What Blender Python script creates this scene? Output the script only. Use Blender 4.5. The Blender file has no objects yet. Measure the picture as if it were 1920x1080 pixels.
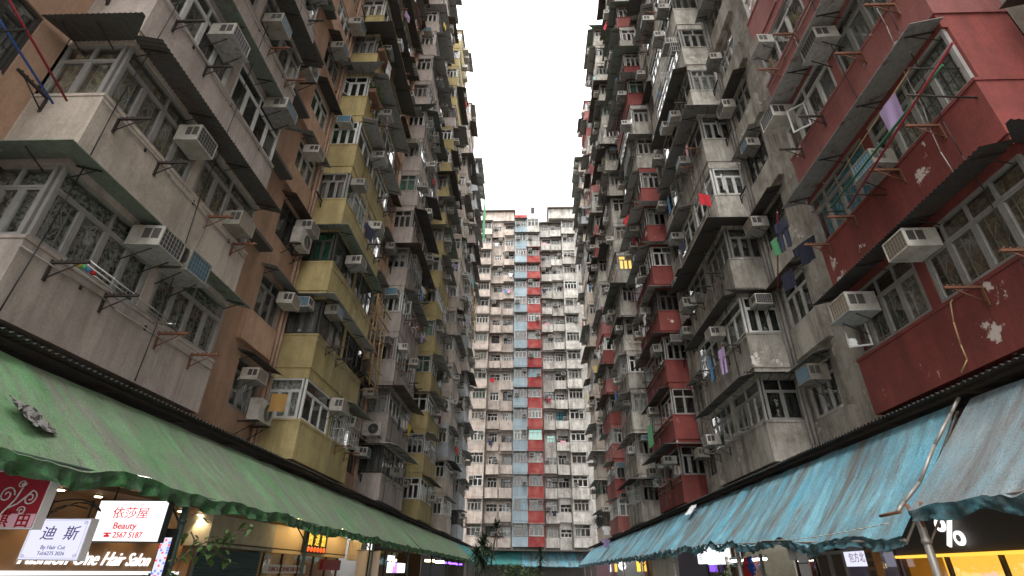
import bpy, math, random
from mathutils import Matrix, Vector, noise as mnoise
rnd = random.Random(7)
SC = bpy.context.scene
COL = SC.collection
R = math.radians
PI = math.pi

# ------------------------------------------------------------------ camera
cam = bpy.data.cameras.new('camera'); camo = bpy.data.objects.new('camera', cam)
COL.objects.link(camo)
cam.sensor_width = 36.0; cam.lens = 18.222; cam.clip_start = 0.05; cam.clip_end = 3000
camo.matrix_world = (Matrix.Translation((0, 0, 1.6)) @ Matrix.Rotation(0.0369, 4, 'Z')
                     @ Matrix.Rotation(PI/2 + 0.5027, 4, 'X') @ Matrix.Rotation(0.0124, 4, 'Z'))
SC.camera = camo

# ------------------------------------------------------------------ world: overcast daylight
SUN_EL, SUN_ROT = R(66), R(200)
w = bpy.data.worlds.new('World'); SC.world = w; w.use_nodes = True
nt = w.node_tree; nt.nodes.clear()
out = nt.nodes.new('ShaderNodeOutputWorld'); bg = nt.nodes.new('ShaderNodeBackground')
sky = nt.nodes.new('ShaderNodeTexSky'); sky.sky_type = 'NISHITA'; sky.sun_disc = False
sky.sun_elevation = SUN_EL; sky.sun_rotation = SUN_ROT; sky.dust_density = 4.0; sky.air_density = 1.0
hs = nt.nodes.new('ShaderNodeHueSaturation'); hs.inputs['Saturation'].default_value = 0.10
mx = nt.nodes.new('ShaderNodeMixRGB'); mx.inputs[0].default_value = 0.65     # cloud layer evens the sky out
mx.inputs[2].default_value = (9.2, 9.1, 8.95, 1)
nt.links.new(sky.outputs[0], hs.inputs['Color']); nt.links.new(hs.outputs[0], mx.inputs[1])
nt.links.new(mx.outputs[0], bg.inputs[0]); bg.inputs[1].default_value = 0.15
nt.links.new(bg.outputs[0], out.inputs[0])

# ------------------------------------------------------------------ sun (veiled)
sl = bpy.data.lights.new('sun', 'SUN'); sl.energy = 1.0; sl.angle = R(25); sl.color = (1, .97, .93)
so = bpy.data.objects.new('sun', sl); COL.objects.link(so)
so.rotation_euler = (PI/2 - SUN_EL, 0, PI - SUN_ROT)
so.location = (0, 0, 80)

# ------------------------------------------------------------------ exposure
vs = SC.view_settings
vs.view_transform = 'Standard'; vs.look = 'None'; vs.gamma = 1.0; vs.use_curve_mapping = False
vs.exposure = 1.72
try:
    SC.cycles.max_bounces = 8; SC.cycles.transparent_max_bounces = 12; SC.cycles.diffuse_bounces = 5
except Exception: pass

# ================================================================== materials
MATS = {}
def newmat(name):
    m = bpy.data.materials.new(name); m.use_nodes = True
    n = m.node_tree; n.nodes.clear()
    o = n.nodes.new('ShaderNodeOutputMaterial'); b = n.nodes.new('ShaderNodeBsdfPrincipled')
    n.links.new(b.outputs[0], o.inputs[0]); MATS[name] = m
    return m, n, b
def N(n, t, **k):
    x = n.nodes.new(t)
    for a, v in k.items(): setattr(x, a, v)
    return x
def noise_tex(n, vec, scale, detail=4, rough=.55):
    t = N(n, 'ShaderNodeTexNoise'); t.inputs['Scale'].default_value = scale
    t.inputs['Detail'].default_value = detail; t.inputs['Roughness'].default_value = rough
    if vec is not None: n.links.new(vec, t.inputs['Vector'])
    return t.outputs[0]
def ramp(n, fac, a, b, ca=(0,0,0,1), cb=(1,1,1,1)):
    r = N(n, 'ShaderNodeValToRGB'); e = r.color_ramp.elements
    e[0].position = a; e[1].position = b; e[0].color = ca; e[1].color = cb
    n.links.new(fac, r.inputs[0]); return r.outputs[0]
def mixc(n, fac, a, b, mode='MIX'):
    m = N(n, 'ShaderNodeMixRGB', blend_type=mode)
    for i, v in ((0, fac), (1, a), (2, b)):
        if isinstance(v, (int, float)): m.inputs[i].default_value = v
        elif isinstance(v, tuple): m.inputs[i].default_value = (v + (1,))[:4]
        else: n.links.new(v, m.inputs[i])
    return m.outputs[0]
def mapping(n, vec, sc):
    m = N(n, 'ShaderNodeMapping'); m.inputs['Scale'].default_value = sc
    n.links.new(vec, m.inputs[0]); return m.outputs[0]
def bump(n, b, h, s=.3, d=.01):
    k = N(n, 'ShaderNodeBump'); k.inputs['Strength'].default_value = s; k.inputs['Distance'].default_value = d
    n.links.new(h, k.inputs['Height']); n.links.new(k.outputs[0], b.inputs['Normal'])
def objrand(n, lo, hi):
    oi = N(n, 'ShaderNodeObjectInfo'); mr = N(n, 'ShaderNodeMapRange')
    mr.inputs[3].default_value = lo; mr.inputs[4].default_value = hi
    n.links.new(oi.outputs['Random'], mr.inputs[0]); return mr.outputs[0]
def pos(n): return N(n, 'ShaderNodeNewGeometry').outputs['Position']

def paint(name, col, dirt=.5, dirtcol=(.10,.085,.07), peel=0, peelcol=(.5,.47,.42), rough=.85, vary=.16, fade=None):
    m, n, b = newmat(name)
    p = pos(n)
    c = mixc(n, 1.0, col, objrand(n, 1-vary, 1+vary*.5), 'MULTIPLY')
    if fade:
        c = mixc(n, ramp(n, noise_tex(n, p, .9, 5), .42, .68), c, fade)
    st = noise_tex(n, mapping(n, p, (2.1, 2.1, .3)), 1.0, 8, .72)       # rain streaks
    bl = noise_tex(n, p, 1.1, 10, .74)                                     # blotches
    f = mixc(n, .8, ramp(n, st, .45, .68), ramp(n, bl, .45, .66), 'SCREEN')
    f2 = N(n, 'ShaderNodeMath', operation='MULTIPLY'); n.links.new(f, f2.inputs[0]); f2.inputs[1].default_value = dirt
    c = mixc(n, f2.outputs[0], c, dirtcol)
    fine = noise_tex(n, p, 26, 4, .7)
    c = mixc(n, .22, c, mixc(n, 1.0, c, ramp(n, fine, .3, .7), 'MULTIPLY'))
    hgt = noise_tex(n, p, 9, 6, .7)
    if peel:
        pf = ramp(n, noise_tex(n, p, 1.35, 9, .68), .705-peel, .725-peel)
        c = mixc(n, pf, c, peelcol)
        hgt = mixc(n, .6, hgt, pf, 'SUBTRACT')
    n.links.new(c, b.inputs['Base Color']); b.inputs['Roughness'].default_value = rough
    b.inputs['Specular IOR Level'].default_value = .25
    bump(n, b, hgt, .35, .02)
    return m
def plain(name, col, rough=.6, metal=0, vary=0, dirt=0, em=None, ems=0, spec=.4):
    m, n, b = newmat(name)
    c = None
    if vary: c = mixc(n, 1.0, col, objrand(n, 1-vary, 1+vary), 'MULTIPLY')
    if dirt:
        p = pos(n)
        f = ramp(n, noise_tex(n, p, 4.0, 6, .7), .42, .75)
        c = mixc(n, mixc(n, 1.0, f, (dirt,)*3, 'MULTIPLY'), c if c is not None else col, (.07,.055,.04))
        bump(n, b, noise_tex(n, p, 30, 3), .15, .005)
    if c is not None: n.links.new(c, b.inputs['Base Color'])
    else: b.inputs['Base Color'].default_value = col + (1,)
    b.inputs['Roughness'].default_value = rough; b.inputs['Metallic'].default_value = metal
    b.inputs['Specular IOR Level'].default_value = spec
    if em: b.inputs['Emission Color'].default_value = em + (1,); b.inputs['Emission Strength'].default_value = ems
    return m
def metal_sheet(name, col, rust=.5, rustcol=(.12,.05,.025)):
    m, n, b = newmat(name); p = pos(n)
    c = mixc(n, 1.0, col, objrand(n, .6, 1.2), 'MULTIPLY')
    f = ramp(n, noise_tex(n, p, 2.2, 7, .7), .60-.16*rust, .72)
    c = mixc(n, f, c, rustcol)
    c = mixc(n, .35, c, mixc(n, 1., c, ramp(n, noise_tex(n, p, 12, 5), .3, .7), 'MULTIPLY'))
    n.links.new(c, b.inputs['Base Color']); b.inputs['Roughness'].default_value = .7; b.inputs['Metallic'].default_value = .15
    bump(n, b, noise_tex(n, p, 14, 4), .2, .01)
    return m
def glass(name, tint=(.80,.86,.84), grime=.10):
    m = bpy.data.materials.new(name); m.use_nodes = True; n = m.node_tree; n.nodes.clear(); MATS[name] = m
    o = N(n, 'ShaderNodeOutputMaterial'); tr = N(n, 'ShaderNodeBsdfTransparent'); gl = N(n, 'ShaderNodeBsdfGlossy')
    df = N(n, 'ShaderNodeBsdfDiffuse'); df.inputs[0].default_value = (.30,.30,.27,1)
    tr.inputs[0].default_value = tint + (1,); gl.inputs['Roughness'].default_value = .04; gl.inputs[0].default_value = (.95,.95,.95,1)
    lw = N(n, 'ShaderNodeLayerWeight'); lw.inputs[0].default_value = .5
    pw = N(n, 'ShaderNodeMath', operation='POWER'); n.links.new(lw.outputs['Facing'], pw.inputs[0]); pw.inputs[1].default_value = 4.0
    fr = N(n, 'ShaderNodeMapRange'); n.links.new(pw.outputs[0], fr.inputs[0]); fr.inputs[3].default_value = .055; fr.inputs[4].default_value = 1.0
    nz = noise_tex(n, pos(n), 2.2, 3)                                    # panes are never quite flat
    bp = N(n, 'ShaderNodeBump'); bp.inputs['Strength'].default_value = .12; bp.inputs['Distance'].default_value = .03
    n.links.new(nz, bp.inputs['Height']); n.links.new(bp.outputs[0], gl.inputs['Normal'])
    m1 = N(n, 'ShaderNodeMixShader'); n.links.new(fr.outputs[0], m1.inputs[0]); n.links.new(tr.outputs[0], m1.inputs[1]); n.links.new(gl.outputs[0], m1.inputs[2])
    g = noise_tex(n, mapping(n, pos(n), (3, 3, 1)), 2.5, 6, .7)
    mr = N(n, 'ShaderNodeMapRange'); mr.inputs[1].default_value = .4; mr.inputs[2].default_value = .8; mr.inputs[4].default_value = grime*3
    n.links.new(g, mr.inputs[0])
    m2 = N(n, 'ShaderNodeMixShader'); n.links.new(mr.outputs[0], m2.inputs[0]); n.links.new(m1.outputs[0], m2.inputs[1]); n.links.new(df.outputs[0], m2.inputs[2])
    n.links.new(m2.outputs[0], o.inputs[0]); return m
def cloth(name, col, pat=None, patscale=6.0, rough=.9, lace=False):
    m, n, b = newmat(name)
    c = mixc(n, 1.0, col, objrand(n, .75, 1.15), 'MULTIPLY')
    tc = N(n, 'ShaderNodeTexCoord').outputs['Object']
    if pat:
        v = N(n, 'ShaderNodeTexVoronoi'); v.inputs['Scale'].default_value = patscale; n.links.new(mapping(n, tc, (1.6, 1, 1)), v.inputs['Vector'])
        wv = noise_tex(n, tc, patscale*1.3, 3)
        f = mixc(n, 1., ramp(n, v.outputs[0], .28, .42), ramp(n, wv, .45, .55), 'MULTIPLY')
        c = mixc(n, f, c, pat)
    n.links.new(c, b.inputs['Base Color']); b.inputs['Roughness'].default_value = rough
    return m
def canvas(name, col, col2, grime, streak=.8, gs=(.38, .58)):
    """awning cloth: uv.x runs along the shop row in metres, uv.y from the wall (0) to the front edge (1)"""
    m, n, b = newmat(name)
    uv = N(n, 'ShaderNodeUVMap').outputs[0]
    s1 = noise_tex(n, mapping(n, uv, (1.7, .9, 1)), 1.0, 8, .66)
    s2 = noise_tex(n, mapping(n, uv, (8.0, 1.1, 1)), 1.0, 8, .7)
    s3 = noise_tex(n, mapping(n, uv, (.9, 2.2, 1)), 1.0, 9, .72)
    c = mixc(n, ramp(n, s3, .38, .62), col, col2)
    f = mixc(n, 1., ramp(n, s1, *gs), ramp(n, s2, .28, .52), 'MULTIPLY')
    f = mixc(n, 1., f, (streak,)*3, 'MULTIPLY')
    c = mixc(n, f, c, grime)
    s4 = noise_tex(n, mapping(n, uv, (4, 3.0, 1)), 2.0, 10, .8)
    c = mixc(n, ramp(n, s4, .54, .66), c, mixc(n, .6, c, (.05,.045,.035)))
    s5 = noise_tex(n, mapping(n, uv, (30, 40, 1)), 1.5, 4, .7)
    c = mixc(n, .45, c, mixc(n, 1., c, ramp(n, s5, .3, .62), 'MULTIPLY'))
    n.links.new(c, b.inputs['Base Color']); b.inputs['Roughness'].default_value = .75; b.inputs['Specular IOR Level'].default_value = .3
    bump(n, b, mixc(n, .5, s2, noise_tex(n, mapping(n, uv, (10, 6, 1)), 2.0, 8, .7)), .7, .05)
    return m
def emit(name, col, s): return plain(name, (.02,.02,.02), .5, em=col, ems=s)

paint('peach', (.60,.385,.265), .45, peel=.0)
paint('yellow', (.51,.415,.20), .5, (.13,.10,.04))
paint('lilac_white', (.51,.445,.405), .55, (.14,.115,.095))
paint('cream_white', (.56,.49,.42), .55, (.14,.115,.09), peel=.02, peelcol=(.62,.58,.52))
paint('grey_white', (.50,.475,.42), .82, (.10,.085,.065), peel=.10, peelcol=(.56,.53,.48))
paint('blue_white', (.46,.50,.53), .5)
paint('red', (.27,.068,.060), .5, (.06,.03,.025), peel=.075, peelcol=(.60,.52,.48), vary=.12)
paint('red_faded', (.31,.11,.10), .4, (.09,.04,.04), peel=.075, peelcol=(.60,.52,.48), fade=(.36,.15,.14))
paint('pink_wall', (.60,.51,.45), .62)
paint('white_wall', (.58,.56,.52), .72, peel=.03)
paint('pale_blue', (.36,.46,.52), .35)
paint('end_red', (.34,.045,.05), .3, (.10,.03,.03), fade=(.45,.15,.12))
paint('concrete', (.30,.29,.27), .6)
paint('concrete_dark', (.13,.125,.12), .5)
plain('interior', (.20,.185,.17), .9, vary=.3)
plain('room_dark', (.05,.045,.04), .9)
metal_sheet('sheet_grey', (.40,.40,.385), .25)
metal_sheet('sheet_dark', (.10,.097,.09), .5)
metal_sheet('sheet_rust', (.15,.12,.10), .9)
metal_sheet('sheet_green', (.24,.29,.24), .25)
plain('frame_grey', (.34,.33,.315), .45, .35, vary=.2, dirt=.35)
plain('frame_white', (.62,.62,.60), .5, .0, vary=.12, dirt=.4)
plain('frame_dark', (.05,.048,.045), .5, .2, vary=.3)
plain('iron_dark', (.035,.028,.025), .7, .2, dirt=.4)
plain('iron_rust', (.16,.065,.035), .85, .1, dirt=.5)
plain('chrome', (.62,.62,.60), .25, .9)
plain('pipe_grey', (.33,.31,.29), .7, dirt=.5)
plain('pipe_pink', (.50,.34,.25), .7, dirt=.4)
glass('glass', (.95,.97,.96), .05); glass('glass_dark', (.55,.58,.57), .04); glass('glass_green', (.50,.74,.66), .05); glass('shop_glass', (.93,.93,.9), .01)
plain('black', (.012,.012,.012), .4)
CURT = []
for nm, c, p, s in (('net_white', (.36,.355,.33), (.20,.195,.18), 9), ('net_grey', (.24,.24,.24), None, 6), ('beige', (.30,.25,.17), (.15,.11,.06), 7),
                    ('brown', (.13,.085,.055), (.22,.16,.10), 8), ('lace_black', (.24,.235,.22), (.025,.022,.02), 10), ('green', (.13,.26,.16), None, 6),
                    ('plum', (.20,.09,.11), (.35,.22,.2), 7), ('blue', (.05,.33,.46), None, 6), ('taupe', (.18,.15,.13), None, 6)):
    cloth('curtain_'+nm, c, p, s); CURT.append('curtain_'+nm)
plain('ac_white', (.44,.42,.375), .5, vary=.2, dirt=.6); plain('ac_grey', (.28,.265,.225), .55, vary=.25, dirt=.7)
plain('ac_coil_blue', (.06,.16,.23), .5, .2, vary=.3); plain('ac_coil_dark', (.06,.06,.06), .5, .3, vary=.4); plain('ac_coil_brown', (.20,.16,.11), .6, vary=.3)
plain('ac_louvre', (.06,.055,.05), .7)

# ================================================================== mesh helpers
class MB:
    def __init__(s): s.v = []; s.f = []; s.m = []; s.mats = []; s.uv = None; s.sm = []
    def mi(s, mat):
        if mat not in s.mats: s.mats.append(mat)
        return s.mats.index(mat)
    def quad(s, pts, mat, smooth=False):
        i = len(s.v); s.v += [tuple(p) for p in pts]; s.f.append(tuple(range(i, i+len(pts)))); s.m.append(s.mi(mat)); s.sm.append(smooth)
    def box(s, x0, x1, y0, y1, z0, z1, mat, M=None):
        c = [(x0,y0,z0),(x1,y0,z0),(x1,y1,z0),(x0,y1,z0),(x0,y0,z1),(x1,y0,z1),(x1,y1,z1),(x0,y1,z1)]
        if M is not None: c = [tuple(M @ Vector(p)) for p in c]
        i = len(s.v); s.v += c; k = s.mi(mat)
        for q in ((0,3,2,1),(4,5,6,7),(0,1,5,4),(1,2,6,5),(2,3,7,6),(3,0,4,7)):
            s.f.append(tuple(i+a for a in q)); s.m.append(k); s.sm.append(False)
    def tube(s, p, q, r, mat, n=6, r2=None, cap=True):
        p = Vector(p); q = Vector(q); d = (q-p)
        if d.length < 1e-6: return
        d.normalize(); a = d.orthogonal().normalized(); b = d.cross(a); r2 = r if r2 is None else r2
        i = len(s.v); k = s.mi(mat)
        for c, rr in ((p, r), (q, r2)):
            for j in range(n):
                t = 2*PI*j/n; s.v.append(tuple(c + a*(rr*math.cos(t)) + b*(rr*math.sin(t))))
        for j in range(n):
            s.f.append((i+j, i+(j+1)%n, i+n+(j+1)%n, i+n+j)); s.m.append(k); s.sm.append(True)
        if cap:
            s.f.append(tuple(i+n-1-j for j in range(n))); s.m.append(k); s.sm.append(False)
            s.f.append(tuple(i+n+j for j in range(n))); s.m.append(k); s.sm.append(False)
    def path(s, pts, r, mat, n=6):
        for a, b in zip(pts, pts[1:]): s.tube(a, b, r, mat, n)
    def grid(s, P, mat, uv=None, smooth=True):
        nu = len(P); nv = len(P[0]); i = len(s.v); k = s.mi(mat)
        for row in P: s.v += [tuple(p) for p in row]
        if uv is not None:
            if s.uv is None: s.uv = {}
            for a in range(nu):
                for b in range(nv): s.uv[i+a*nv+b] = uv[a][b]
        for a in range(nu-1):
            for b in range(nv-1):
                s.f.append((i+a*nv+b, i+(a+1)*nv+b, i+(a+1)*nv+b+1, i+a*nv+b+1)); s.m.append(k); s.sm.append(smooth)
    def disc(s, c, r, axis, mat, n=16):
        a = Vector(axis).normalized(); u = a.orthogonal().normalized(); v = a.cross(u); c = Vector(c)
        s.quad([c + u*(r*math.cos(2*PI*j/n)) + v*(r*math.sin(2*PI*j/n)) for j in range(n)], mat)
    def mesh(s, name):
        me = bpy.data.meshes.new(name); me.from_pydata(s.v, [], s.f)
        for m in s.mats: me.materials.append(MATS[m])
        me.polygons.foreach_set('material_index', s.m); me.polygons.foreach_set('use_smooth', s.sm)
        if s.uv:
            L = me.uv_layers.new(name='UVMap')
            for l in me.loops: L.data[l.index].uv = s.uv.get(l.vertex_index, (0, 0))
        me.update(); return me
    def build(s, name, parent=None, loc=(0,0,0), rz=0):
        return put(name, s.mesh(name), parent, loc, rz)
def put(name, me, parent=None, loc=(0,0,0), rz=0):
    o = bpy.data.objects.new(name, me); COL.objects.link(o); o.location = loc
    if rz: o.rotation_euler[2] = rz
    if parent is not None: o.parent = parent
    return o
def empty(name, loc=(0,0,0), rz=0):
    o = bpy.data.objects.new(name, None); COL.objects.link(o); o.location = loc; o.rotation_euler[2] = rz
    o.empty_display_size = .2; return o
def tag(o, label, cat, group=None):
    o['label'] = label; o['category'] = cat
    if group: o['group'] = group
    return o
CACHE = {}
def cached(key, fn):
    if key not in CACHE: CACHE[key] = fn()
    return CACHE[key]
ORD = ['', 'first','second','third','fourth','fifth','sixth','seventh','eighth','ninth','tenth','eleventh','twelfth','thirteenth','fourteenth','fifteenth','sixteenth','seventeenth']

# ================================================================== layout constants (metres)
H = 2.75; Z1 = 4.40; NF = 17; WX = 8.0; BD = 1.2; HB = 2.375; HW = 4.78
PER = 9.56; Y0 = 5.6; ROOF = Z1 + NF*H
def zb(n): return Z1 + (n-1)*H
SILL = 1.14; HEAD = 2.42

# ================================================================== setting
g = MB(); g.quad([(-1500,-1500,0),(1500,-1500,0),(1500,1500,0),(-1500,1500,0)], 'concrete')
o = g.build('ground'); o['kind'] = 'structure'

# ================================================================== windows
def win_layout(w, h, nc, tr, th=.36):
    """list of pane rects (x0,x1,z0,z1) and bars for a window w x h; nc casements below, tr transom lights above"""
    fw = .055; panes = []; bars = []
    x0, x1 = -w/2, w/2
    bars += [(x0, x0+fw, 0, h), (x1-fw, x1, 0, h), (x0+fw, x1-fw, 0, fw), (x0+fw, x1-fw, h-fw, h)]
    zt = h - th if tr else h - fw
    if tr: bars.append((x0+fw, x1-fw, zt-.05, zt))
    def row(n, z0, z1, sash):
        tot = (x1-fw) - (x0+fw); cw = (tot - (n-1)*.045)/n
        for i in range(n):
            a = x0 + fw + i*(cw+.045); b = a + cw
            if i < n-1: bars.append((b, b+.045, z0, z1))
            if sash:
                s = .032
                bars.extend([(a+.004, a+s, z0+.004, z1-.004), (b-s, b-.004, z0+.004, z1-.004), (a+s, b-s, z0+.004, z0+s), (a+s, b-s, z1-s, z1-.004)])
                panes.append((a+s, b-s, z0+s, z1-s))
            else: panes.append((a, b, z0, z1))
    row(nc, fw, zt-.05 if tr else zt, True)
    if tr: row(tr, zt, h-fw, False)
    return panes, bars
def frame_mesh(w, h, nc, tr, mat):
    def f():
        m = MB(); p, b = win_layout(w, h, nc, tr)
        for i, (x0, x1, z0, z1) in enumerate(b):
            d = .032 if i < 5 else .025
            m.box(x0, x1, -d, d, z0, z1, mat)
        return m.mesh('window')
    return cached(('fr', w, h, nc, tr, mat), f)
def pane_mesh(w, h, mat):
    def f():
        m = MB(); m.box(-w/2, w/2, -.004, .004, -h/2, h/2, mat); return m.mesh('pane')
    return cached(('pn', round(w,3), round(h,3), mat), f)
def glazing_mesh(w, h, nc, tr, mat):
    def f():
        m = MB(); p, b = win_layout(w, h, nc, tr)
        for (x0, x1, z0, z1) in p: m.quad([(x1, 0, z0), (x0, 0, z0), (x0, 0, z1), (x1, 0, z1)], mat)
        return m.mesh('glazing')
    return cached(('gz', w, h, nc, tr, mat), f)
def curtain_mesh(w, h, kind, mat):
    """kind: full, left, right, sides, half"""
    def f():
        m = MB(); segs = {'full': [(-.5, .5)], 'left': [(-.5, -.05)], 'right': [(.05, .5)], 'sides': [(-.5, -.22), (.25, .5)], 'half': [(-.5, .5)]}[kind]
        for a, b in segs:
            n = max(8, int((b-a)*w/.035)); P = []
            for i in range(n+1):
                x = (a + (b-a)*i/n)*w; y = .022*math.sin(i*1.25) + .01*math.sin(i*.47+1)
                zz = .08 if kind != 'half' else .42*h
                P.append([(x, y, zz), (x+.01*math.sin(i), y*1.2, h*.55), (x, y*.6, h-.02)])
            m.grid(P, mat)
        m.box(-w/2, w/2, -.008, .008, h-.03, h-.015, mat)
        return m.mesh('curtain')
    return cached(('cu', w, h, kind, mat), f)
def bars_mesh(w, h, nc, style):
    """security grille behind the panes"""
    def f():
        m = MB(); fw = .06; z0, z1 = .07, h-.42 if h > .9 else h-.07; k = max(3, int(w/.13)); mat = 'frame_grey' if style else 'frame_dark'
        if style == 0:
            for i in range(k+1):
                x = -w/2+fw + (w-2*fw)*i/k; m.box(x-.006, x+.006, -.006, .006, z0, h-.07, mat)
            for z in (z0+.1, (z0+z1)/2, z1-.05): m.box(-w/2+fw, w/2-fw, -.009, -.006, z-.01, z+.01, mat)
        else:
            cw = (w-2*fw)/nc
            for i in range(nc):
                c = -w/2+fw+cw*(i+.5); r = cw*.24
                for dx in (-r, r): m.box(c+dx-.006, c+dx+.006, -.006, .006, z0, z1, mat)
                for z in (z0+.12, z1-.12): m.box(c-cw*.45, c+cw*.45, -.010, -.006, z-.006, z+.006, mat)
                zc = (z0+z1)/2
                for s in (-1, 1):                                        # lozenge and scrolls
                    m.tube((c, 0, zc+s*.24), (c-r, 0, zc), .006, mat, 4); m.tube((c, 0, zc+s*.24), (c+r, 0, zc), .006, mat, 4)
                    for t in (-1, 1):
                        pts = [(c+t*(.02+.045*math.sin(a)*(1-a/7)), 0, zc+s*(.27+.05*a/3.0 + .03*math.cos(a))) for a in (0, .8, 1.6, 2.4, 3.2, 4.0)]
                        m.path(pts, .005, mat, 3)
        return m.mesh('grille')
    return cached(('gr', w, h, nc, style), f)
def open_sash(w, h, mat, gl):
    def f():
        m = MB(); s = .035
        for (x0, x1, z0, z1) in ((0, s, 0, h), (w-s, w, 0, h), (s, w-s, 0, s), (s, w-s, h-s, h)): m.box(x0, x1, -.018, .018, z0, z1, mat)
        m.box(s, w-s, -.004, .004, s, h-s, gl); return m.mesh('open_casement')
    return cached(('os', round(w,3), round(h,3), mat, gl), f)

def window(parent, x, y, z, rz, w, h, nc, tr, frame, near, dist, glassm=None, curt=None, bars=None, opens=0):
    """a window is a frame with its panes (each its own object near the camera), curtain and grille under it"""
    o = put('window', frame_mesh(w, h, nc, tr, frame), parent, (x, y, z), rz)
    gl = glassm or 'glass'
    panes, b = win_layout(w, h, nc, tr)
    opened = []
    if opens:
        cand = [i for i in range(nc)]; rnd.shuffle(cand); opened = cand[:opens]
    if near:
        for i, (x0, x1, z0, z1) in enumerate(panes):
            if i in opened: continue
            put('pane', pane_mesh(x1-x0, z1-z0, gl), o, ((x0+x1)/2, 0, (z0+z1)/2))
    else:
        put('glazing', glazing_mesh(w, h, nc, tr, gl), o)
    for i in opened:
        x0, x1, z0, z1 = panes[i]
        s = put('open_casement', open_sash(x1-x0, z1-z0, frame, gl), o, (x0, .05, z0), R(rnd.uniform(25, 75)))
    if curt is None and rnd.random() < .72:
        curt = (rnd.choice(('full','full','left','right','sides','half')), rnd.choices(CURT, (5,5,3,2,1.5,1,1,.5,3))[0])
    if curt:
        put('curtain', curtain_mesh(w-.1, h-.03, curt[0], curt[1]), o, (0, -.13, .02))
    if bars is None and near: bars = rnd.choice((None, 0, 1, 1))
    if bars is not None and bars >= 0: put('grille', bars_mesh(w, h, nc, bars), o, (0, -.065, 0))
    return o

# ================================================================== canopies, brackets
def corr(m, xs0, xs1, fn, mat, per=.09, amp=.014, fine=True):
    """corrugated sheet: fn(x, t) -> (y, z), t = 0 at the wall, 1 at the lip"""
    n = max(4, int((xs1-xs0)/per*(4 if fine else 2))); P = []
    for i in range(n+1):
        x = xs0 + (xs1-xs0)*i/n; dz = amp*math.sin(2*PI*(x-xs0)/per) if fine else amp*(1 if i % 2 else -1)
        P.append([(x, fn(x, t)[0], fn(x, t)[1]+dz) for t in (0, 1)])
    Q = [[(p[0], p[1], p[2]+.006) for p in row] for row in P]
    m.grid(P, mat, smooth=fine); m.grid(Q, mat, smooth=fine)
def canopy_mesh(kind, L, proj, wrap, mat, nx):
    """origin at bay front centre line (y = 0 is the bay face); wrap adds the return along the near side face"""
    def f():
        m = MB(); dz = -.13*proj/.5; t = .012
        if kind == 'flat':
            x0, x1 = -L/2, L/2
            if wrap:
                xe = nx*(HB-.03); xf = -nx*L/2; xo = xe + nx*proj
                top = [(xf, 0, 0), (xe, 0, 0), (xo, proj, dz), (xf, proj, dz)]
                sd = [(xe, 0, 0), (xe, -1.12, 0), (xo, -1.12, dz), (xo, proj, dz)]
                for q in (top, sd):
                    m.quad(q, mat); m.quad([(a, b, c+t) for a, b, c in reversed(q)], mat)
                for a, b in ((top[2], top[3]), (sd[2], sd[3])):
                    m.quad([a, b, (b[0], b[1], b[2]+t), (a[0], a[1], a[2]+t)], mat)
            else:
                q = [(x0, 0, 0), (x1, 0, 0), (x1, proj, dz), (x0, proj, dz)]
                m.quad(q, mat); m.quad([(a, b, c+t) for a, b, c in reversed(q)], mat)
                m.quad([q[2], q[3], (x0, proj, dz+t), (x1, proj, dz+t)], mat)
                for xx in (x0, x1): m.quad([(xx, 0, 0), (xx, proj, dz), (xx, proj, dz+t), (xx, 0, t)], mat)
        else:
            corr(m, -L/2, L/2, lambda x, t: (proj*t, dz*t), mat)
            if wrap:
                xe = nx*(HB-.03); n = 50; P = []
                for i in range(n+1):
                    y = -1.12 + (1.12+proj)*i/n; a = .014*math.sin(2*PI*y/.09)
                    P.append([(xe + (0 if y < 0 else nx*y*.9), y, a + (0 if y < 0 else dz*y/proj)+.002), (xe+nx*proj, y, dz+a+.002)])
                m.grid(P, mat)
        # brackets
        k = max(2, int(L/1.1))
        for i in range(k):
            x = -L/2 + .25 + (L-.5)*i/(k-1)
            m.box(x-.012, x+.012, 0, proj*.92, -.03, -.012, 'iron_dark', Matrix.Rotation(math.atan2(dz, proj), 4, 'X'))
            m.tube((x, .0, -.24), (x, proj*.75, dz*.75-.02), .010, 'iron_dark', 4)
        if wrap:
            for y in (-.9, -.3):
                m.tube((nx*(HB-.03), y, -.24), (nx*(HB-.03+proj*.75), y, dz*.75-.015), .010, 'iron_dark', 4)
        return m.mesh('canopy')
    return cached(('ca', kind, L, proj, wrap, mat, nx), f)
def bracket_mesh(mat):
    def f():
        m = MB(); m.box(-.02, .02, 0, .55, -.02, .02, mat); m.tube((0, 0, -.26), (0, .42, -.02), .011, mat, 4)
        m.box(-.025, .025, -.005, .012, -.3, .04, mat)
        for i in range(5): m.tube((0, .12+i*.09, .02), (0, .12+i*.09, .055), .012, mat, 4)
        return m.mesh('drying_bracket')
    return cached(('br', mat), f)

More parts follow.
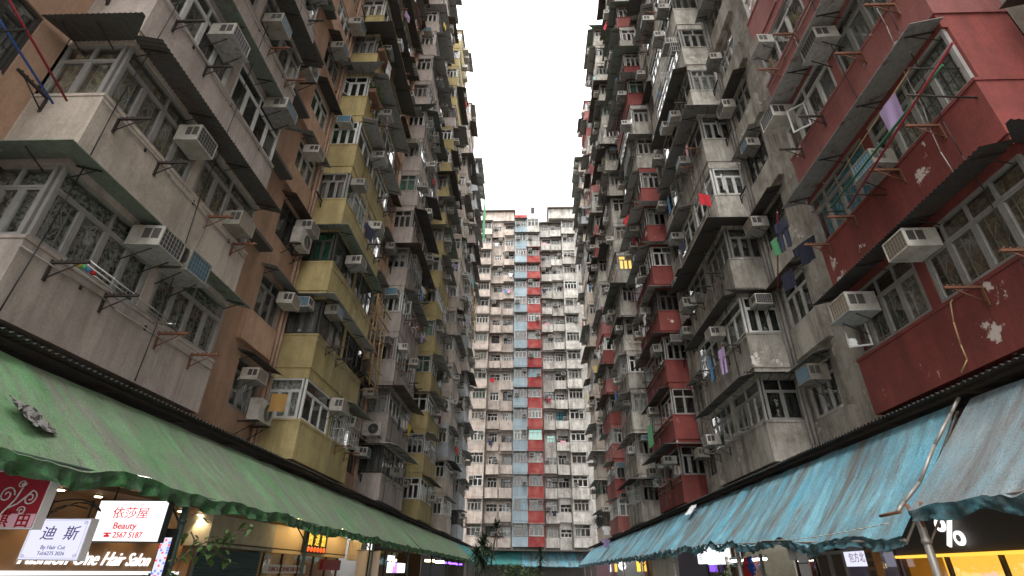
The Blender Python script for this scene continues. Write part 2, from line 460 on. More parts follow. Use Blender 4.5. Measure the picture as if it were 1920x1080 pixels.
def cage_mesh(w, h, mat):
    def f():
        m = MB(); d = .38; k = int(w/.16)
        for i in range(k+1):
            x = -w/2 + w*i/k; m.box(x-.006, x+.006, d-.006, d+.006, 0, h, mat)
            m.box(x-.005, x+.005, 0, d-.006, -.005, .005, mat)
        for z in (0, h*.33, h*.66, h):
            m.box(-w/2, w/2, d+.006, d+.014, z-.008, z+.008, mat)
            for x in (-w/2, w/2): m.box(x-.014, x-.007, 0, d, z-.008, z+.008, mat)
        for i in range(4):
            y = d*i/4
            for x in (-w/2, w/2): m.box(x-.005, x+.005, y-.005, y+.005, 0, h, mat)
        return m.mesh('window_cage')
    return cached(('cg', w, h, mat), f)
def conduit_mesh(nx):
    m = MB(); y = BD+.028; m.tube((-nx*(HB-.05), y, 0), (nx*.6, y, .0), .014, 'pipe_grey', 6); m.tube((nx*.6, y, 0), (nx*.75, y, .04), .014, 'pipe_grey', 6)
    m.tube((nx*.75, y, .04), (nx*(HB+.02), y, .04), .014, 'pipe_grey', 6); m.tube((-nx*.7, y, 0), (-nx*.7, y, -.75), .010, 'pipe_grey', 5)
    for x in (-1.6, -.2, 1.3): m.box(x-.02, x+.02, BD, BD+.02, -.03, .06, 'iron_dark')
    return m.mesh('conduit')
# ================================================================== air conditioners (collected, placed at the end)
ACS = []
def ac(parent_M, x, y, z, rz, label, w=.62):
    q = rnd.uniform(.82, 1.06); ACS.append((parent_M @ Matrix.Translation((x, y, z)) @ Matrix.Rotation(rz + rnd.uniform(-.04, .04), 4, 'Z') @ Matrix.Rotation(rnd.uniform(0, .06), 4, 'X').inverted() @ Matrix.Diagonal((q, rnd.uniform(.75, 1.05), q*rnd.uniform(.9, 1.02), 1)), label))

# ================================================================== side buildings
def bay_shell(nx, mat):
    def f():
        m = MB()
        m.box(-HB, HB, BD-.12, BD, 0, SILL, mat)                        # front parapet
        for s in (-1, 1): m.box(*sorted((s*(HB-.12), s*HB)), -.02, BD-.12, 0, SILL, mat)
        m.box(-HB+.12, HB-.12, -.9, BD-.12, .006, .14, mat)             # slab
        m.box(-HB-.015, HB+.015, BD-.1, BD+.018, SILL-.05, SILL+.012, mat)   # sill lip
        for s in (-1, 1): m.box(*sorted((s*(HB-.1), s*(HB+.018))), -.02, BD-.1, SILL-.05, SILL+.012, mat)
        return m.mesh('parapet')
    return cached(('sh', nx, mat), f)
def bay_top(nx, mat, pillar, blind=False):
    def f():
        m = MB(); b = BD-.03; hb = HB-.03
        m.box(-hb, hb, b-.1, b, HEAD, H-.004, mat)
        for s in (-1, 1): m.box(*sorted((s*(hb-.1), s*hb)), -.02, b-.1, HEAD, H-.004, mat)
        if pillar: m.box(-.11, .11, b-.13, b-.006, SILL+.012, HEAD, mat)
        m.box(*sorted((-nx*(hb-.1), -nx*hb)), -.02, b-.1, SILL+.012, HEAD, mat)   # blind far side
        if blind: m.box(*sorted((nx*(hb-.1), nx*hb)), -.02, b-.1, SILL+.012, HEAD, mat)
        return m.mesh('bay_wall')
    return cached(('tp', nx, mat, pillar, blind), f)
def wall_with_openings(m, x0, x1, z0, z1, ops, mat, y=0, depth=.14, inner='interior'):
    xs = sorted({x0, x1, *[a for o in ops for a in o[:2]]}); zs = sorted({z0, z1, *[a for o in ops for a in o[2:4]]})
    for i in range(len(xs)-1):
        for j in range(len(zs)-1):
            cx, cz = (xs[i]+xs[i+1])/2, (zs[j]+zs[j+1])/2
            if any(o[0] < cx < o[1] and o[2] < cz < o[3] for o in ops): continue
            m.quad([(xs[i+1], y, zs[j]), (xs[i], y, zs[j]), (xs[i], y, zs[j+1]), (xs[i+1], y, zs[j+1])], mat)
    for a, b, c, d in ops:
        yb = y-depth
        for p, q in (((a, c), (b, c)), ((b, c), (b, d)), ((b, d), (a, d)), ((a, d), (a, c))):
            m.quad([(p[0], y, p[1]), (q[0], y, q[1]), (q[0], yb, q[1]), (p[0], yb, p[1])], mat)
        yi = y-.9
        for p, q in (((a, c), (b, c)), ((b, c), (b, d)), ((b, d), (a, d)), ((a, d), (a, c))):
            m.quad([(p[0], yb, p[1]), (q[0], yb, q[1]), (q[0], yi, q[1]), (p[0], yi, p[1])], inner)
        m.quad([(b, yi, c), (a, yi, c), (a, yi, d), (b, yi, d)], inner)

BAYS = {('L',0): ('lilac_white', 'nearest grey-white bay left', 'grey-white tenement block with peach side wall, nearest on the left'),
        ('L',1): ('yellow', 'nearest yellow bay left', 'yellow tenement block with projecting window bays, nearest yellow one on the left'),
        ('L',2): ('lilac_white', 'pale bay between yellows left', 'pale lilac-white tenement block between the two yellow blocks on the left'),
        ('L',3): ('yellow', 'second yellow bay left', 'second yellow tenement block further along the left side'),
        ('L',4): ('cream_white', 'fifth bay left', 'cream-white tenement block just past the second yellow one on the left'),
        ('L',5): ('blue_white', 'farthest bay left', 'bluish white tenement block at the far end of the left side'),
        ('R',0): ('red', 'nearest red bay right', 'peeling red tenement block nearest on the right'),
        ('R',1): ('grey_white', 'nearest grey bay right', 'weathered grey tenement block between the red blocks on the right'),
        ('R',2): ('red', 'second red bay right', 'second red tenement block, past the grey one on the right'),
        ('R',3): ('grey_white', 'second grey bay right', 'weathered grey-white tenement block past the second red one on the right'),
        ('R',4): ('red', 'third red bay right', 'third red tenement block further along the right side'),
        ('R',5): ('cream_white', 'farthest bay right', 'off-white tenement block at the far end of the right side')}

ACFIX = {('L',0,1): ((.59, 2.0), (-.32, 2.05)), ('L',0,2): ((.55, 1.68), (-1.46, 1.14)), ('L',0,3): ((.79, 1.67), (-1.56, 2.1)), ('R',0,1): ((-.37, 2.0), (1.55, 1.75)), ('R',0,2): ((-.23, 1.15),), ('R',0,3): ((-.2, 2.0), (2.0, 2.0)),
         ('L',1,1): ((-.02, 2.0), (-1.3, 1.75)), ('L',1,2): ((1.9, 1.95),), ('L',1,3): ((1.0, 1.7),), ('L',1,4): ((1.95, 1.95), (-.6, 1.7))}
def building(side, k):
    mat0, short, label = BAYS[(side, k)]
    nx = 1 if side == 'L' else -1
    yc = Y0 + PER*k + HB
    M = Matrix.Translation((-WX if side == 'L' else WX, yc, 0)) @ Matrix.Rotation(-PI/2 if side == 'L' else PI/2, 4, 'Z')
    root = empty('apartment_building'); root.matrix_world = M
    tag(root, label, 'building', 'tenement blocks around the courtyard')
    rec = 'peach' if side == 'L' else 'grey_white'
    if side == 'L' and k >= 3: rec = 'pink_wall'
    # ---- recessed main wall on both flanks of the bay
    m = MB(); ops = []
    near_win = k <= 3
    if near_win:
        for n in range(1, NF+1):
            xa = nx*3.55; ops.append((xa-.72, xa+.72, zb(n)+1.02, zb(n)+2.40))
    xn = sorted((nx*HB, nx*HW))
    wall_with_openings(m, xn[0], xn[1], 4.05, ROOF, ops, rec)
    xf = sorted((-nx*HB, -nx*HW)); wall_with_openings(m, xf[0], xf[1], 4.05, ROOF, [], rec)
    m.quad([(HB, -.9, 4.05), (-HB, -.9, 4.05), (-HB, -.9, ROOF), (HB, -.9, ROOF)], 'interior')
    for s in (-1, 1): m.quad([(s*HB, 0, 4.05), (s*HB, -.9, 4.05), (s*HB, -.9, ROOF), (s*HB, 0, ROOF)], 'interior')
    m.build('wall', root)
    # ---- roof
    m = MB(); m.box(-HW, HW, -9, .15, ROOF, ROOF+.18, 'concrete'); m.box(-HB-.05, HB+.05, .15, BD+.12, ROOF+.002, ROOF+.16, 'concrete')
    m.box(-HW, HW, -.3, -.1, ROOF+.18, ROOF+1.0, rec)
    rf = m.build('roof', root)
    m = MB(); m.box(-2.2, 1.6, -3.4, -.8, ROOF+.18, ROOF+2.2, 'concrete'); m.box(-2.4, 1.8, -3.6, -.6, ROOF+2.2, ROOF+2.32, 'sheet_grey')
    m.build('rooftop_hut', rf)
    # ---- drainpipes in the recesses
    for px in ((nx*2.52, nx*2.75, -nx*2.6) if k else (-nx*2.6,)):
        p = MB(); x = px; z = 4.1
        while z < ROOF:
            z2 = min(ROOF, z+2.75); p.tube((x, .09, z), (x, .09, z2), .055, 'pipe_pink' if side == 'L' and k < 3 else 'pipe_grey', 7)
            p.tube((x, .09, z2-.08), (x, .09, z2), .07, 'pipe_grey', 7)
            for zz in (z+1.2,): p.box(x-.08, x+.08, .0, .04, zz, zz+.05, 'iron_dark')
            z = z2
        p.build('drainpipe', root)
    for q in range(4):
        p = MB(); x = rnd.choice((-1, 1))*rnd.uniform(.2, 2.3); za = zb(rnd.randint(6, 17))+1; zz = zb(rnd.randint(1, 5)); pts = []
        nseg = 24
        for i in range(nseg+1):
            t = i/nseg; pts.append((x+.12*math.sin(t*7+q), BD+.05+.07*abs(math.sin(t*nseg*.9)), za+(zz-za)*t))
        p.path(pts, .009, rnd.choice(('black', 'iron_dark', 'pipe_grey')), 4); p.build('cable', root)
    # ---- the floors
    for n in range(1, NF+1):
        z = zb(n); wp = M @ Vector((0, BD, z+1.5)); dist = (wp - Vector((0,0,1.6))).length
        near = dist < 27
        mat = mat0
        rr = rnd.random()
        if mat0 == 'red':
            if k == 0 and n >= 2: mat = 'red_faded' if n >= 3 else 'red'
            elif n in (8, 9, 12, 15) or rr < .08: mat = 'grey_white'
            elif k == 4 and n % 2: mat = 'red_faded'
        elif mat0 == 'lilac_white' and k == 0 and n == 2: mat = 'cream_white'
        elif mat0 in ('cream_white', 'blue_white') and rr < .35: mat = rnd.choice(('cream_white', 'lilac_white', 'blue_white'))
        elif mat0 == 'yellow' and n > 11 and rr < .2: mat = 'lilac_white'
        # parapet heights differ a little, some bays were rebuilt deeper
        pd = 0 if n < 5 else rnd.choice((0, 0, 0, .04, .08))
        par = put('parapet', bay_shell(nx, mat), root, (0, pd, z))
        pillar = not (mat0 == 'lilac_white' and k == 0 and n == 1)
        put('bay_wall', bay_top(nx, mat, True, side == 'R' and k == 0 and n >= 2), root, (0, 0, z))
        fr = rnd.choices(('frame_grey', 'frame_white', 'frame_dark'), (6, 3, 1))[0]
        h = HEAD - SILL - .012
        z0 = z + SILL + .012
        wl = 2.19; wy = BD-.08
        for s in (-1, 1):
            nc, tr = rnd.choice(((4, 2), (4, 2), (3, 3), (4, 4), (3, 1)))
            gm = rnd.choices(('glass', 'glass_dark', 'glass_green'), (7, 3, 1))[0]; cu = None; op = 1 if rnd.random() < .10 else 0; bs = None
            if side == 'L' and k == 0 and n == 1: cu = ('full', 'curtain_lace_black'); nc, tr = (4, 2); fr = 'frame_grey'; gm = 'glass'; bs = 1; op = 0
            if side == 'L' and k == 0 and n == 2: cu = ('full', 'curtain_beige'); nc, tr = (4, 2); fr = 'frame_grey'; gm = 'glass'; bs = 1
            if side == 'L' and k == 1 and n == 3: fr = 'frame_dark'; gm = 'glass_dark'
            if side == 'L' and k == 1 and n == 2 and s == -nx: op = 3
            if side == 'R' and k == 0 and n == 2 and s == -nx: cu = ('full', 'curtain_blue'); fr = 'frame_grey'
            if side == 'R' and k == 0 and n != 2 and n < 6: cu = ('full' if s < 0 else 'sides', ('curtain_brown', 'curtain_net_white', 'curtain_net_grey')[n % 3 - 1]); fr = 'frame_grey'; gm = 'glass'; bs = 1
            if side == 'R' and k == 0 and n == 2 and s == nx: cu = ('full', 'curtain_net_white'); gm = 'glass'
            if side == 'R' and k == 0 and n == 2 and s == -nx: gm = 'glass'
            if side == 'R' and k == 0 and n == 3 and s == -nx: op = 1; fr = 'frame_white'
            window(root, s*(.115+wl/2), wy, z0, 0, wl, h, nc, tr, fr, near, dist, gm, cu, bs, op)
        if rnd.random() < (.12 if k == 0 else .26) and not (k == 0 and n < 4):
            put('window_cage', cage_mesh(rnd.choice((1.1, 1.9)), .95, rnd.choice(('frame_grey', 'frame_white', 'iron_rust'))), root, (rnd.choice((-1, 1))*1.2, BD-.02, z+SILL+.05))
        # near side face window
        nc, tr = rnd.choice(((3, 2), (3, 2), (2, 2), (3, 1)))
        cu = None; gm = rnd.choices(('glass', 'glass_dark', 'glass_green'), (7, 3, 1))[0]; bs = None
        if side == 'L' and k == 0 and n == 1: cu = ('full', 'curtain_lace_black')
        if side == 'L' and k == 0 and n == 2: cu = ('full', 'curtain_beige')
        if side == 'L' and k == 1 and n == 3: cu = ('full', 'curtain_green'); gm = 'glass_green'
        if side == 'L' and k == 1 and n == 2: cu = ('full', 'curtain_net_grey'); bs = 1
        if side == 'L' and k == 3 and n == 5: cu = ('full', 'curtain_green')
        if side == 'R' and k == 3 and n == 7:
            cu = ('full', 'lit_warm')
        if not (side == 'R' and k == 0 and n >= 2): window(root, nx*(HB-.08), .525, z0, -nx*PI/2, 1.05, h, nc, tr, fr, near, dist, gm, cu, bs, 1 if rnd.random() < .12 else 0)
        # canopies over the windows
        r1 = rnd.random()
        cm = rnd.choices(('sheet_grey', 'sheet_dark', 'sheet_rust', 'sheet_green'), (7, 2.5, 2, 1.4))[0]
        kind = rnd.choice(('flat', 'flat', 'corr')); pj = rnd.choice((.5, .62, .78))
        wrap = rnd.random() < .75; L = 4.9 if r1 < .66 else 2.5
        if side == 'L' and k == 0: kind, cm, wrap, L, pj = (('flat', 'sheet_green', True, 4.9, .5), ('corr', 'sheet_dark', True, 4.9, .6))[(n-1) % 2]
        if side == 'R' and k == 1 and n <= 2: kind, cm, wrap, L, pj = ('corr', 'sheet_dark', True, 4.9, .55)
        if side == 'R' and k == 0 and n == 1: kind, cm, wrap, L, pj = ('corr', 'sheet_dark', True, 4.9, .6)
        if side == 'R' and k == 0 and n in (2, 3): kind, cm, wrap, L, pj = ('flat', 'sheet_grey', False, 4.9, .6)
        if r1 < .86 or dist < 16:
            lx = 0 if L > 4 else rnd.choice((-1.2, 1.2))
            if L < 4: wrap = False
            put('canopy', canopy_mesh(kind, L, pj, wrap, cm, nx), root, (lx, BD-.03, z+HEAD+.1+rnd.uniform(-.02, .06)))
        # drying brackets on the parapet
        if dist < 34:
            for s in (-1, 1):
                if rnd.random() < .6:
                    xb = s*rnd.uniform(.5, 1.0); bm = rnd.choice(('iron_dark', 'iron_dark', 'iron_rust'))
                    for q in (0, 1.05): put('drying_bracket', bracket_mesh(bm), root, (xb+s*q, BD+.018, z+SILL-.12+rnd.uniform(-.05,.02)))
            if rnd.random() < .4: put('drying_bracket', bracket_mesh('iron_dark'), root, (nx*(HB+.018), .3, z+SILL-.1), -nx*PI/2)
        if dist < 30 and rnd.random() < .6:
            put('conduit', cached(('cd', nx), lambda: conduit_mesh(nx)), root, (0, 0, z+SILL-.16+rnd.uniform(-.1, .05)))
        # recess: window, parapet ledge, canopy
        if near_win:
            nd = dist < 27
            window(root, nx*3.55, -.07, z+1.02, 0, 1.44, 1.38, 3, rnd.choice((2, 3)), rnd.choice(('frame_grey', 'frame_grey', 'frame_dark', 'frame_white')), nd, dist, None, None, 0 if nd and rnd.random() < .4 else None)
            if rnd.random() < .65:
                lm = MB(); a, b = sorted((nx*(HB+.62), nx*(HW-.01))); lm.box(a, b, 0, .16, z+.0, z+.92, rec); lm.build('ledge', root)
            if rnd.random() < .75:
                km = rnd.choice(('sheet_grey', 'sheet_dark', 'sheet_rust'))
                put('canopy', canopy_mesh(rnd.choice(('flat', 'corr')), 1.9, .5, False, km, nx), root, (nx*3.6, 0, z+2.52))
            if rnd.random() < .55:
                ac(M, nx*(3.55+rnd.choice((-.42, .42))), .12, z+1.75, 0, '%s floor, recess before the %s' % (ORD[n], short))
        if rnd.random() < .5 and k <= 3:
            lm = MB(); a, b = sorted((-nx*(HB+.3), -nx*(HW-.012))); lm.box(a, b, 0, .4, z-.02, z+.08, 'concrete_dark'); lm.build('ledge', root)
        # air conditioners on the bay
        spots = [(-.45*nx, 'beside pillar'), (1.75*nx, 'near corner'), (-1.75*nx, 'far corner'), (.55*nx, 'before pillar')]
        rnd.shuffle(spots)
        q = rnd.random(); cnt = 2 if q < .30 else 1 if q < .85 else 0
        if side == 'L' and k == 0: cnt = 1 + (n in (1, 4)); spots = [(-.45*nx, 'beside pillar'), (.55*nx, 'before pillar')] if n == 1 else [(-.45*nx if n % 2 == 0 else -1.5*nx, 'past pillar'), (1.2*nx, 'before pillar')]
        ov = ACFIX.get((side, k, n))
        if ov:
            for i, (ax, az) in enumerate(ov): ac(M, ax, BD-.02, z+az, 0, '%s floor front, %s, %s' % (ORD[n], ('before pillar', 'past pillar', 'far end')[i], short))
            cnt = 0
        for i in range(cnt):
            ac(M, spots[i][0], BD-.02, z+rnd.choice((1.72, 1.85, 1.3)) , 0, '%s floor front, %s, %s' % (ORD[n], spots[i][1], short))
        if rnd.random() < .22 and k > 0:
            ac(M, nx*(HB-.02), .62, z+1.95, -nx*PI/2, '%s floor side face, %s' % (ORD[n], short))
    return root
plain('lit_warm', (.6,.4,.15), .8, em=(1.0,.62,.16), ems=.4)
plain('lit_cool', (.4,.6,.6), .8, em=(.55,1.0,.85), ems=.25)
for side in 'LR':
    for k in range(6): building(side, k)

def rear_block(label, M, w, depth):  # unseen blocks beside the camera, added to hold back low sky light
    r = empty('apartment_building'); r.matrix_world = M; tag(r, label, 'building', 'tenement blocks around the courtyard')
    m = MB(); ops = []
    for n in range(1, NF+1):
        x = -w/2+1.0
        while x < w/2-2: ops.append((x, x+1.7, zb(n)+1.0, zb(n)+2.35)); x += 2.6
    wall_with_openings(m, -w/2, w/2, 0, ROOF, ops, 'lilac_white', 0, .2); m.box(-w/2, w/2, -depth, -1.0, 0, ROOF, 'concrete'); m.build('wall', r)
    m = MB(); m.box(-w/2, w/2, -depth, .6, ROOF, ROOF+.2, 'concrete'); m.build('roof', r)
rear_block('unseen plain tenement block beside the viewer on the left, added to block sky light', Matrix.Translation((-7.0, -3.5, 0)) @ Matrix.Rotation(-PI/2, 4, 'Z'), 12.8, 4)
rear_block('unseen plain tenement block beside the viewer on the right, added to block sky light', Matrix.Translation((7.0, -3.5, 0)) @ Matrix.Rotation(PI/2, 4, 'Z'), 12.8, 4)
# ================================================================== far end building
def end_building():
    YE = 68.0; M = Matrix.Translation((0, YE, 0)) @ Matrix.Rotation(PI, 4, 'Z')
    root = empty('apartment_building'); root.matrix_world = M
    tag(root, 'far end tenement block with pale blue and red bay columns between pink and white walls', 'building', 'tenement blocks around the courtyard')
    B = 4.25; top = B + NF*H
    def zf(n): return B + (n-1)*H
    # world x -> local -x
    WD = {}
    pink = (-9.2, -2.1); white = (1.7, 9.2)
    for (a, b), mat, wx in ((pink, 'pink_wall', (-4.75, -3.0)), (white, 'white_wall', (2.65, 4.25))):
        m = MB(); ops = []
        for n in range(1, NF+1):
            for x in wx:
                ww, hh, dx = rnd.choice((1.1, 1.24, 1.36)), rnd.choice((.92, 1.05, 1.2)), rnd.uniform(-.14, .14)
                ops.append((-x+dx-ww/2, -x+dx+ww/2, zf(n)+1.05, zf(n)+1.05+hh)); WD[(x, n)] = (ww, hh, dx)
        wall_with_openings(m, -b, -a, 3.2, top, ops, mat)
        m.build('wall', root)
        for n in range(1, NF+1):
            for x in wx:
                rr = rnd.random()
                ww, hh, dx = WD[(x, n)]
                window(root, -x+dx, -.06, zf(n)+1.05, 0, ww, hh, 3, rnd.choice((2, 3)), rnd.choice(('frame_grey', 'frame_grey', 'frame_white', 'frame_dark')), False, 70,
                       'glass_dark' if rr < .7 else 'glass', ('full', 'lit_cool') if (x > 2 and x < 3 and n == 5) else None)
                if rnd.random() < .82:                                  # boxed-out parapet
                    p = MB(); d = rnd.choice((.2, .42, .65)); e0, e1 = rnd.uniform(.7, .86), rnd.uniform(.7, .86); p.box(-x-e0, -x+e1, 0, d, zf(n)-rnd.choice((.05, .2)), zf(n)+.98, mat)
                    p.build('parapet', root)
                if rnd.random() < .75:
                    cmn = rnd.choice(('sheet_dark', 'sheet_dark', 'sheet_rust'))
                    put('canopy', canopy_mesh('flat', 1.9, .55, False, cmn, 1), root, (-x, 0, zf(n)+2.42))
                if rnd.random() < .5:
                    ac(M, -x+rnd.choice((-.4, .4)), .1, zf(n)+rnd.choice((1.75, 1.2)), 0, '%s floor, far end, %s wall' % (ORD[n], 'outer pink' if x < -4 else 'inner pink' if x < 0 else 'inner white' if x < 3 else 'outer white'))
    # projecting bay columns
    for a, b, d, mat, nm in ((-2.1, -.25, 1.4, 'pale_blue', 'pale blue column'), (-.246, 1.7, 1.4, 'end_red', 'red column'), (-7.7, -5.72, .85, 'pink_wall', 'left corner'), (5.15, 7.2, .85, 'white_wall', 'right corner')):
        W = b-a; cx = -(a+b)/2
        for n in range(1, NF+1):
            z = zf(n); p = MB(); mm = mat
            if mat == 'end_red' and n >= 16: mm = 'white_wall'
            p.box(cx-W/2, cx+W/2, 0, d, z, z+1.08, mm); p.box(cx-W/2-.02, cx+W/2+.02, d-.1, d+.03, z+1.08, z+1.12, 'concrete')
            p.build('parapet', root)
            q = MB(); q.box(cx-W/2+.02, cx+W/2-.02, 0, d-.02, z+2.42, z+H-.004, mm)
            for s in (-1, 1): q.box(*sorted((cx+s*(W/2-.02), cx+s*(W/2-.12))), 0, d-.02, z+1.08, z+2.42, mm)
            q.box(cx-W/2+.12, cx+W/2-.12, 0, .06, z+1.1, z+2.42, 'interior')
            q.build('bay_wall', root)
            wo = window(root, cx, d-.07, z+1.12, 0, W-.24, 1.3, rnd.choice((3, 4)), rnd.choice((2, 3)), rnd.choice(('frame_white', 'frame_grey', 'frame_grey')), False, 70,
                   rnd.choice(('glass', 'glass_dark')), ('full', 'lit_cool') if (mat == 'end_red' and n == 5) else None)
            if rnd.random() < .75:
                put('canopy', canopy_mesh('flat', round(W+.15, 2), .45, False, rnd.choice(('sheet_dark', 'sheet_dark', 'sheet_rust')), 1), root, (cx, d-.02, z+2.5))
            if rnd.random() < .55:
                ac(M, cx+rnd.choice((-.5, .5)), d-.05, z+rnd.choice((1.85, 1.2)), 0, '%s floor, %s of far building' % (ORD[n], nm))
    m = MB(); m.box(-1.695, 2.095, -.3, -.01, 3.2, top, 'white_wall'); m.build('wall', root)
    # roof line
    m = MB(); m.box(-9.2, 9.2, -10, .1, top, top+.15, 'concrete')
    rf = m.build('roof', root)
    m = MB(); m.box(2.3, 7.4, -4, .35, top+.15, top+1.9, 'pink_wall'); m.box(2.1, 7.6, -4.2, .8, top+1.9, top+2.05, 'sheet_dark'); m.build('rooftop_hut', rf)
    m = MB(); m.box(.2, 2.2, -.5, 1.4, top-.05, top+.5, 'end_red'); m.build('rooftop_hut', rf)
    m = MB(); m.box(-7.4, -3.2, -4, .9, top+.15, top+2.0, 'white_wall'); m.box(-7.6, -3.0, -4.2, 1.3, top+2.0, top+2.15, 'sheet_rust'); m.build('rooftop_hut', rf)
    m = MB()
    m.tube((-.7, .2, top+.1), (-.7, .2, top+3), .03, 'iron_dark'); m.box(-1.0, -.4, .17, .23, top+1.6, top+2.9, 'iron_dark'); m.build('antenna', rf)
    for px in (-5.62, -2.3, 1.9, 3.45, 5.0):
        p = MB(); p.tube((-px, .07, 3.4), (-px, .07, top), .06, 'pipe_grey', 6); p.build('drainpipe', root)
end_building()
# ================================================================== ground floor: eaves, awnings, shops
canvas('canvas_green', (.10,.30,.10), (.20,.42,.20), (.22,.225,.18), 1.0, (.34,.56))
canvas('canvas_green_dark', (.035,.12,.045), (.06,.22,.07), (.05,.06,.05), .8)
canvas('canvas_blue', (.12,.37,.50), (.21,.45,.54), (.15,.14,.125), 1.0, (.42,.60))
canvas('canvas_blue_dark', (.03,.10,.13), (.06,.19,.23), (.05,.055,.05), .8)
canvas('canvas_grey_blue', (.17,.29,.34), (.25,.32,.35), (.16,.155,.15), .9)
canvas('canvas_teal', (.04,.30,.29), (.06,.34,.33), (.12,.16,.15), .5)
plain('post_green', (.025,.05,.04), .6, .2, dirt=.4); plain('post_steel', (.30,.28,.26), .5, .4, dirt=.5)
plain('wood_brown', (.20,.11,.055), .55); plain('fascia_dark', (.055,.047,.043), .6); plain('beige_box', (.42,.40,.32), .6, dirt=.35)
plain('shutter_teal', (.02,.075,.095), .5, .2); plain('fascia_cream', (.55,.42,.25), .6); plain('sign_red', (.30,.012,.03), .4); plain('sign_pink', (.75,.45,.55), .4); plain('wall_ochre', (.45,.27,.08), .8); plain('wall_purple_lit', (.32,.28,.40), .8)
plain('wall_grey', (.25,.24,.23), .8); plain('brown_dark', (.06,.035,.022), .6); plain('grey_banner', (.40,.37,.38), .8); plain('red_plush', (.50,.015,.02), .95)
plain('blue_plush', (.03,.06,.25), .95); plain('paper_white', (.70,.70,.72), .7); plain('sign_ink_red', (.30,.006,.012), .5); plain('sign_ink_dark', (.035,.03,.06), .5)
plain('plastic_sheet', (.45,.44,.38), .35); plain('tile_floor', (.22,.21,.20), .5)
emit('em_white', (1, 1, 1), .42); emit('em_lilac', (.80,.80,1.0), .33); emit('em_tube', (1,.98,.92), 6.5); emit('em_warm', (1,.72,.36), 4.0); emit('em_down', (1,.80,.48), 6.0)
emit('em_gold', (1,.62,.06), .5); emit('em_orange', (1,.12,.02), .45); emit('em_amber', (1,.55,.07), .45); emit('em_purple', (.30,.12,1), 1.0)
emit('em_red', (1,.06,.08), .5); emit('em_blue', (.1,.2,1), .5); plain('ink_red', (.4,.02,.03), .5, em=(.62,.015,.03), ems=.32); plain('ink_plum', (.05,.04,.09), .5, em=(.10,.08,.20), ems=.25); emit('em_letter', (1,.97,.93), .5)

def cbox(m, s, xa, xb, y0, y1, z0, z1, mat):
    m.box(*sorted((s*xa, s*xb)), y0, y1, z0, z1, mat)
def text_obj(name, body, size, mat, loc, rot, parent=None, ext=.004, align='CENTER', shear=0, sx=1, bold=0):
    cu = bpy.data.curves.new(name, 'FONT'); cu.body = body; cu.size = size; cu.extrude = ext; cu.align_x = align; cu.shear = shear
    cu.offset = bold; cu.resolution_u = 3
    t = bpy.data.objects.new('tmp_text', cu); COL.objects.link(t)
    bpy.context.view_layer.update()
    me = bpy.data.meshes.new_from_object(t.evaluated_get(bpy.context.evaluated_depsgraph_get()))
    bpy.data.objects.remove(t); bpy.data.curves.remove(cu)
    me.materials.clear(); me.materials.append(MATS[mat]); me.name = name
    o = put(name, me, parent, loc); o.rotation_euler = rot; o.scale = (sx, 1, 1)
    return o
FACE_CAM = (PI/2, 0, 0); ON_LEFT = (PI/2, 0, PI/2); ON_RIGHT = (PI/2, 0, -PI/2)

# ---- corrugated eaves over the shop rows
for s, lab in ((-1, 'dark corrugated metal eave running above the green awning on the left'), (1, 'dark corrugated metal eave running above the blue awnings on the right')):
    m = MB(); P = []; n = 66*40
    for i in range(n+1):
        y = 1 + 66*i/n; dz = .024*math.sin(2*PI*y/.12); wob = .03*mnoise.noise(Vector((y*.35, 3*s, 0)))
        P.append([(s*7.95, y, 4.34+dz), (s*(6.60+wob), y, 4.23+dz+wob)])
    m.grid(P, 'sheet_dark')
    for yy in range(2, 66, 2): m.box(*sorted((s*6.78, s*7.9)), yy, yy+.05, 4.12, 4.18, 'iron_dark')
    m.box(*sorted((s*6.76, s*6.80)), 1, 67, 4.14, 4.19, 'iron_dark')
    tag(m.build('corrugated_eave'), lab, 'eave')

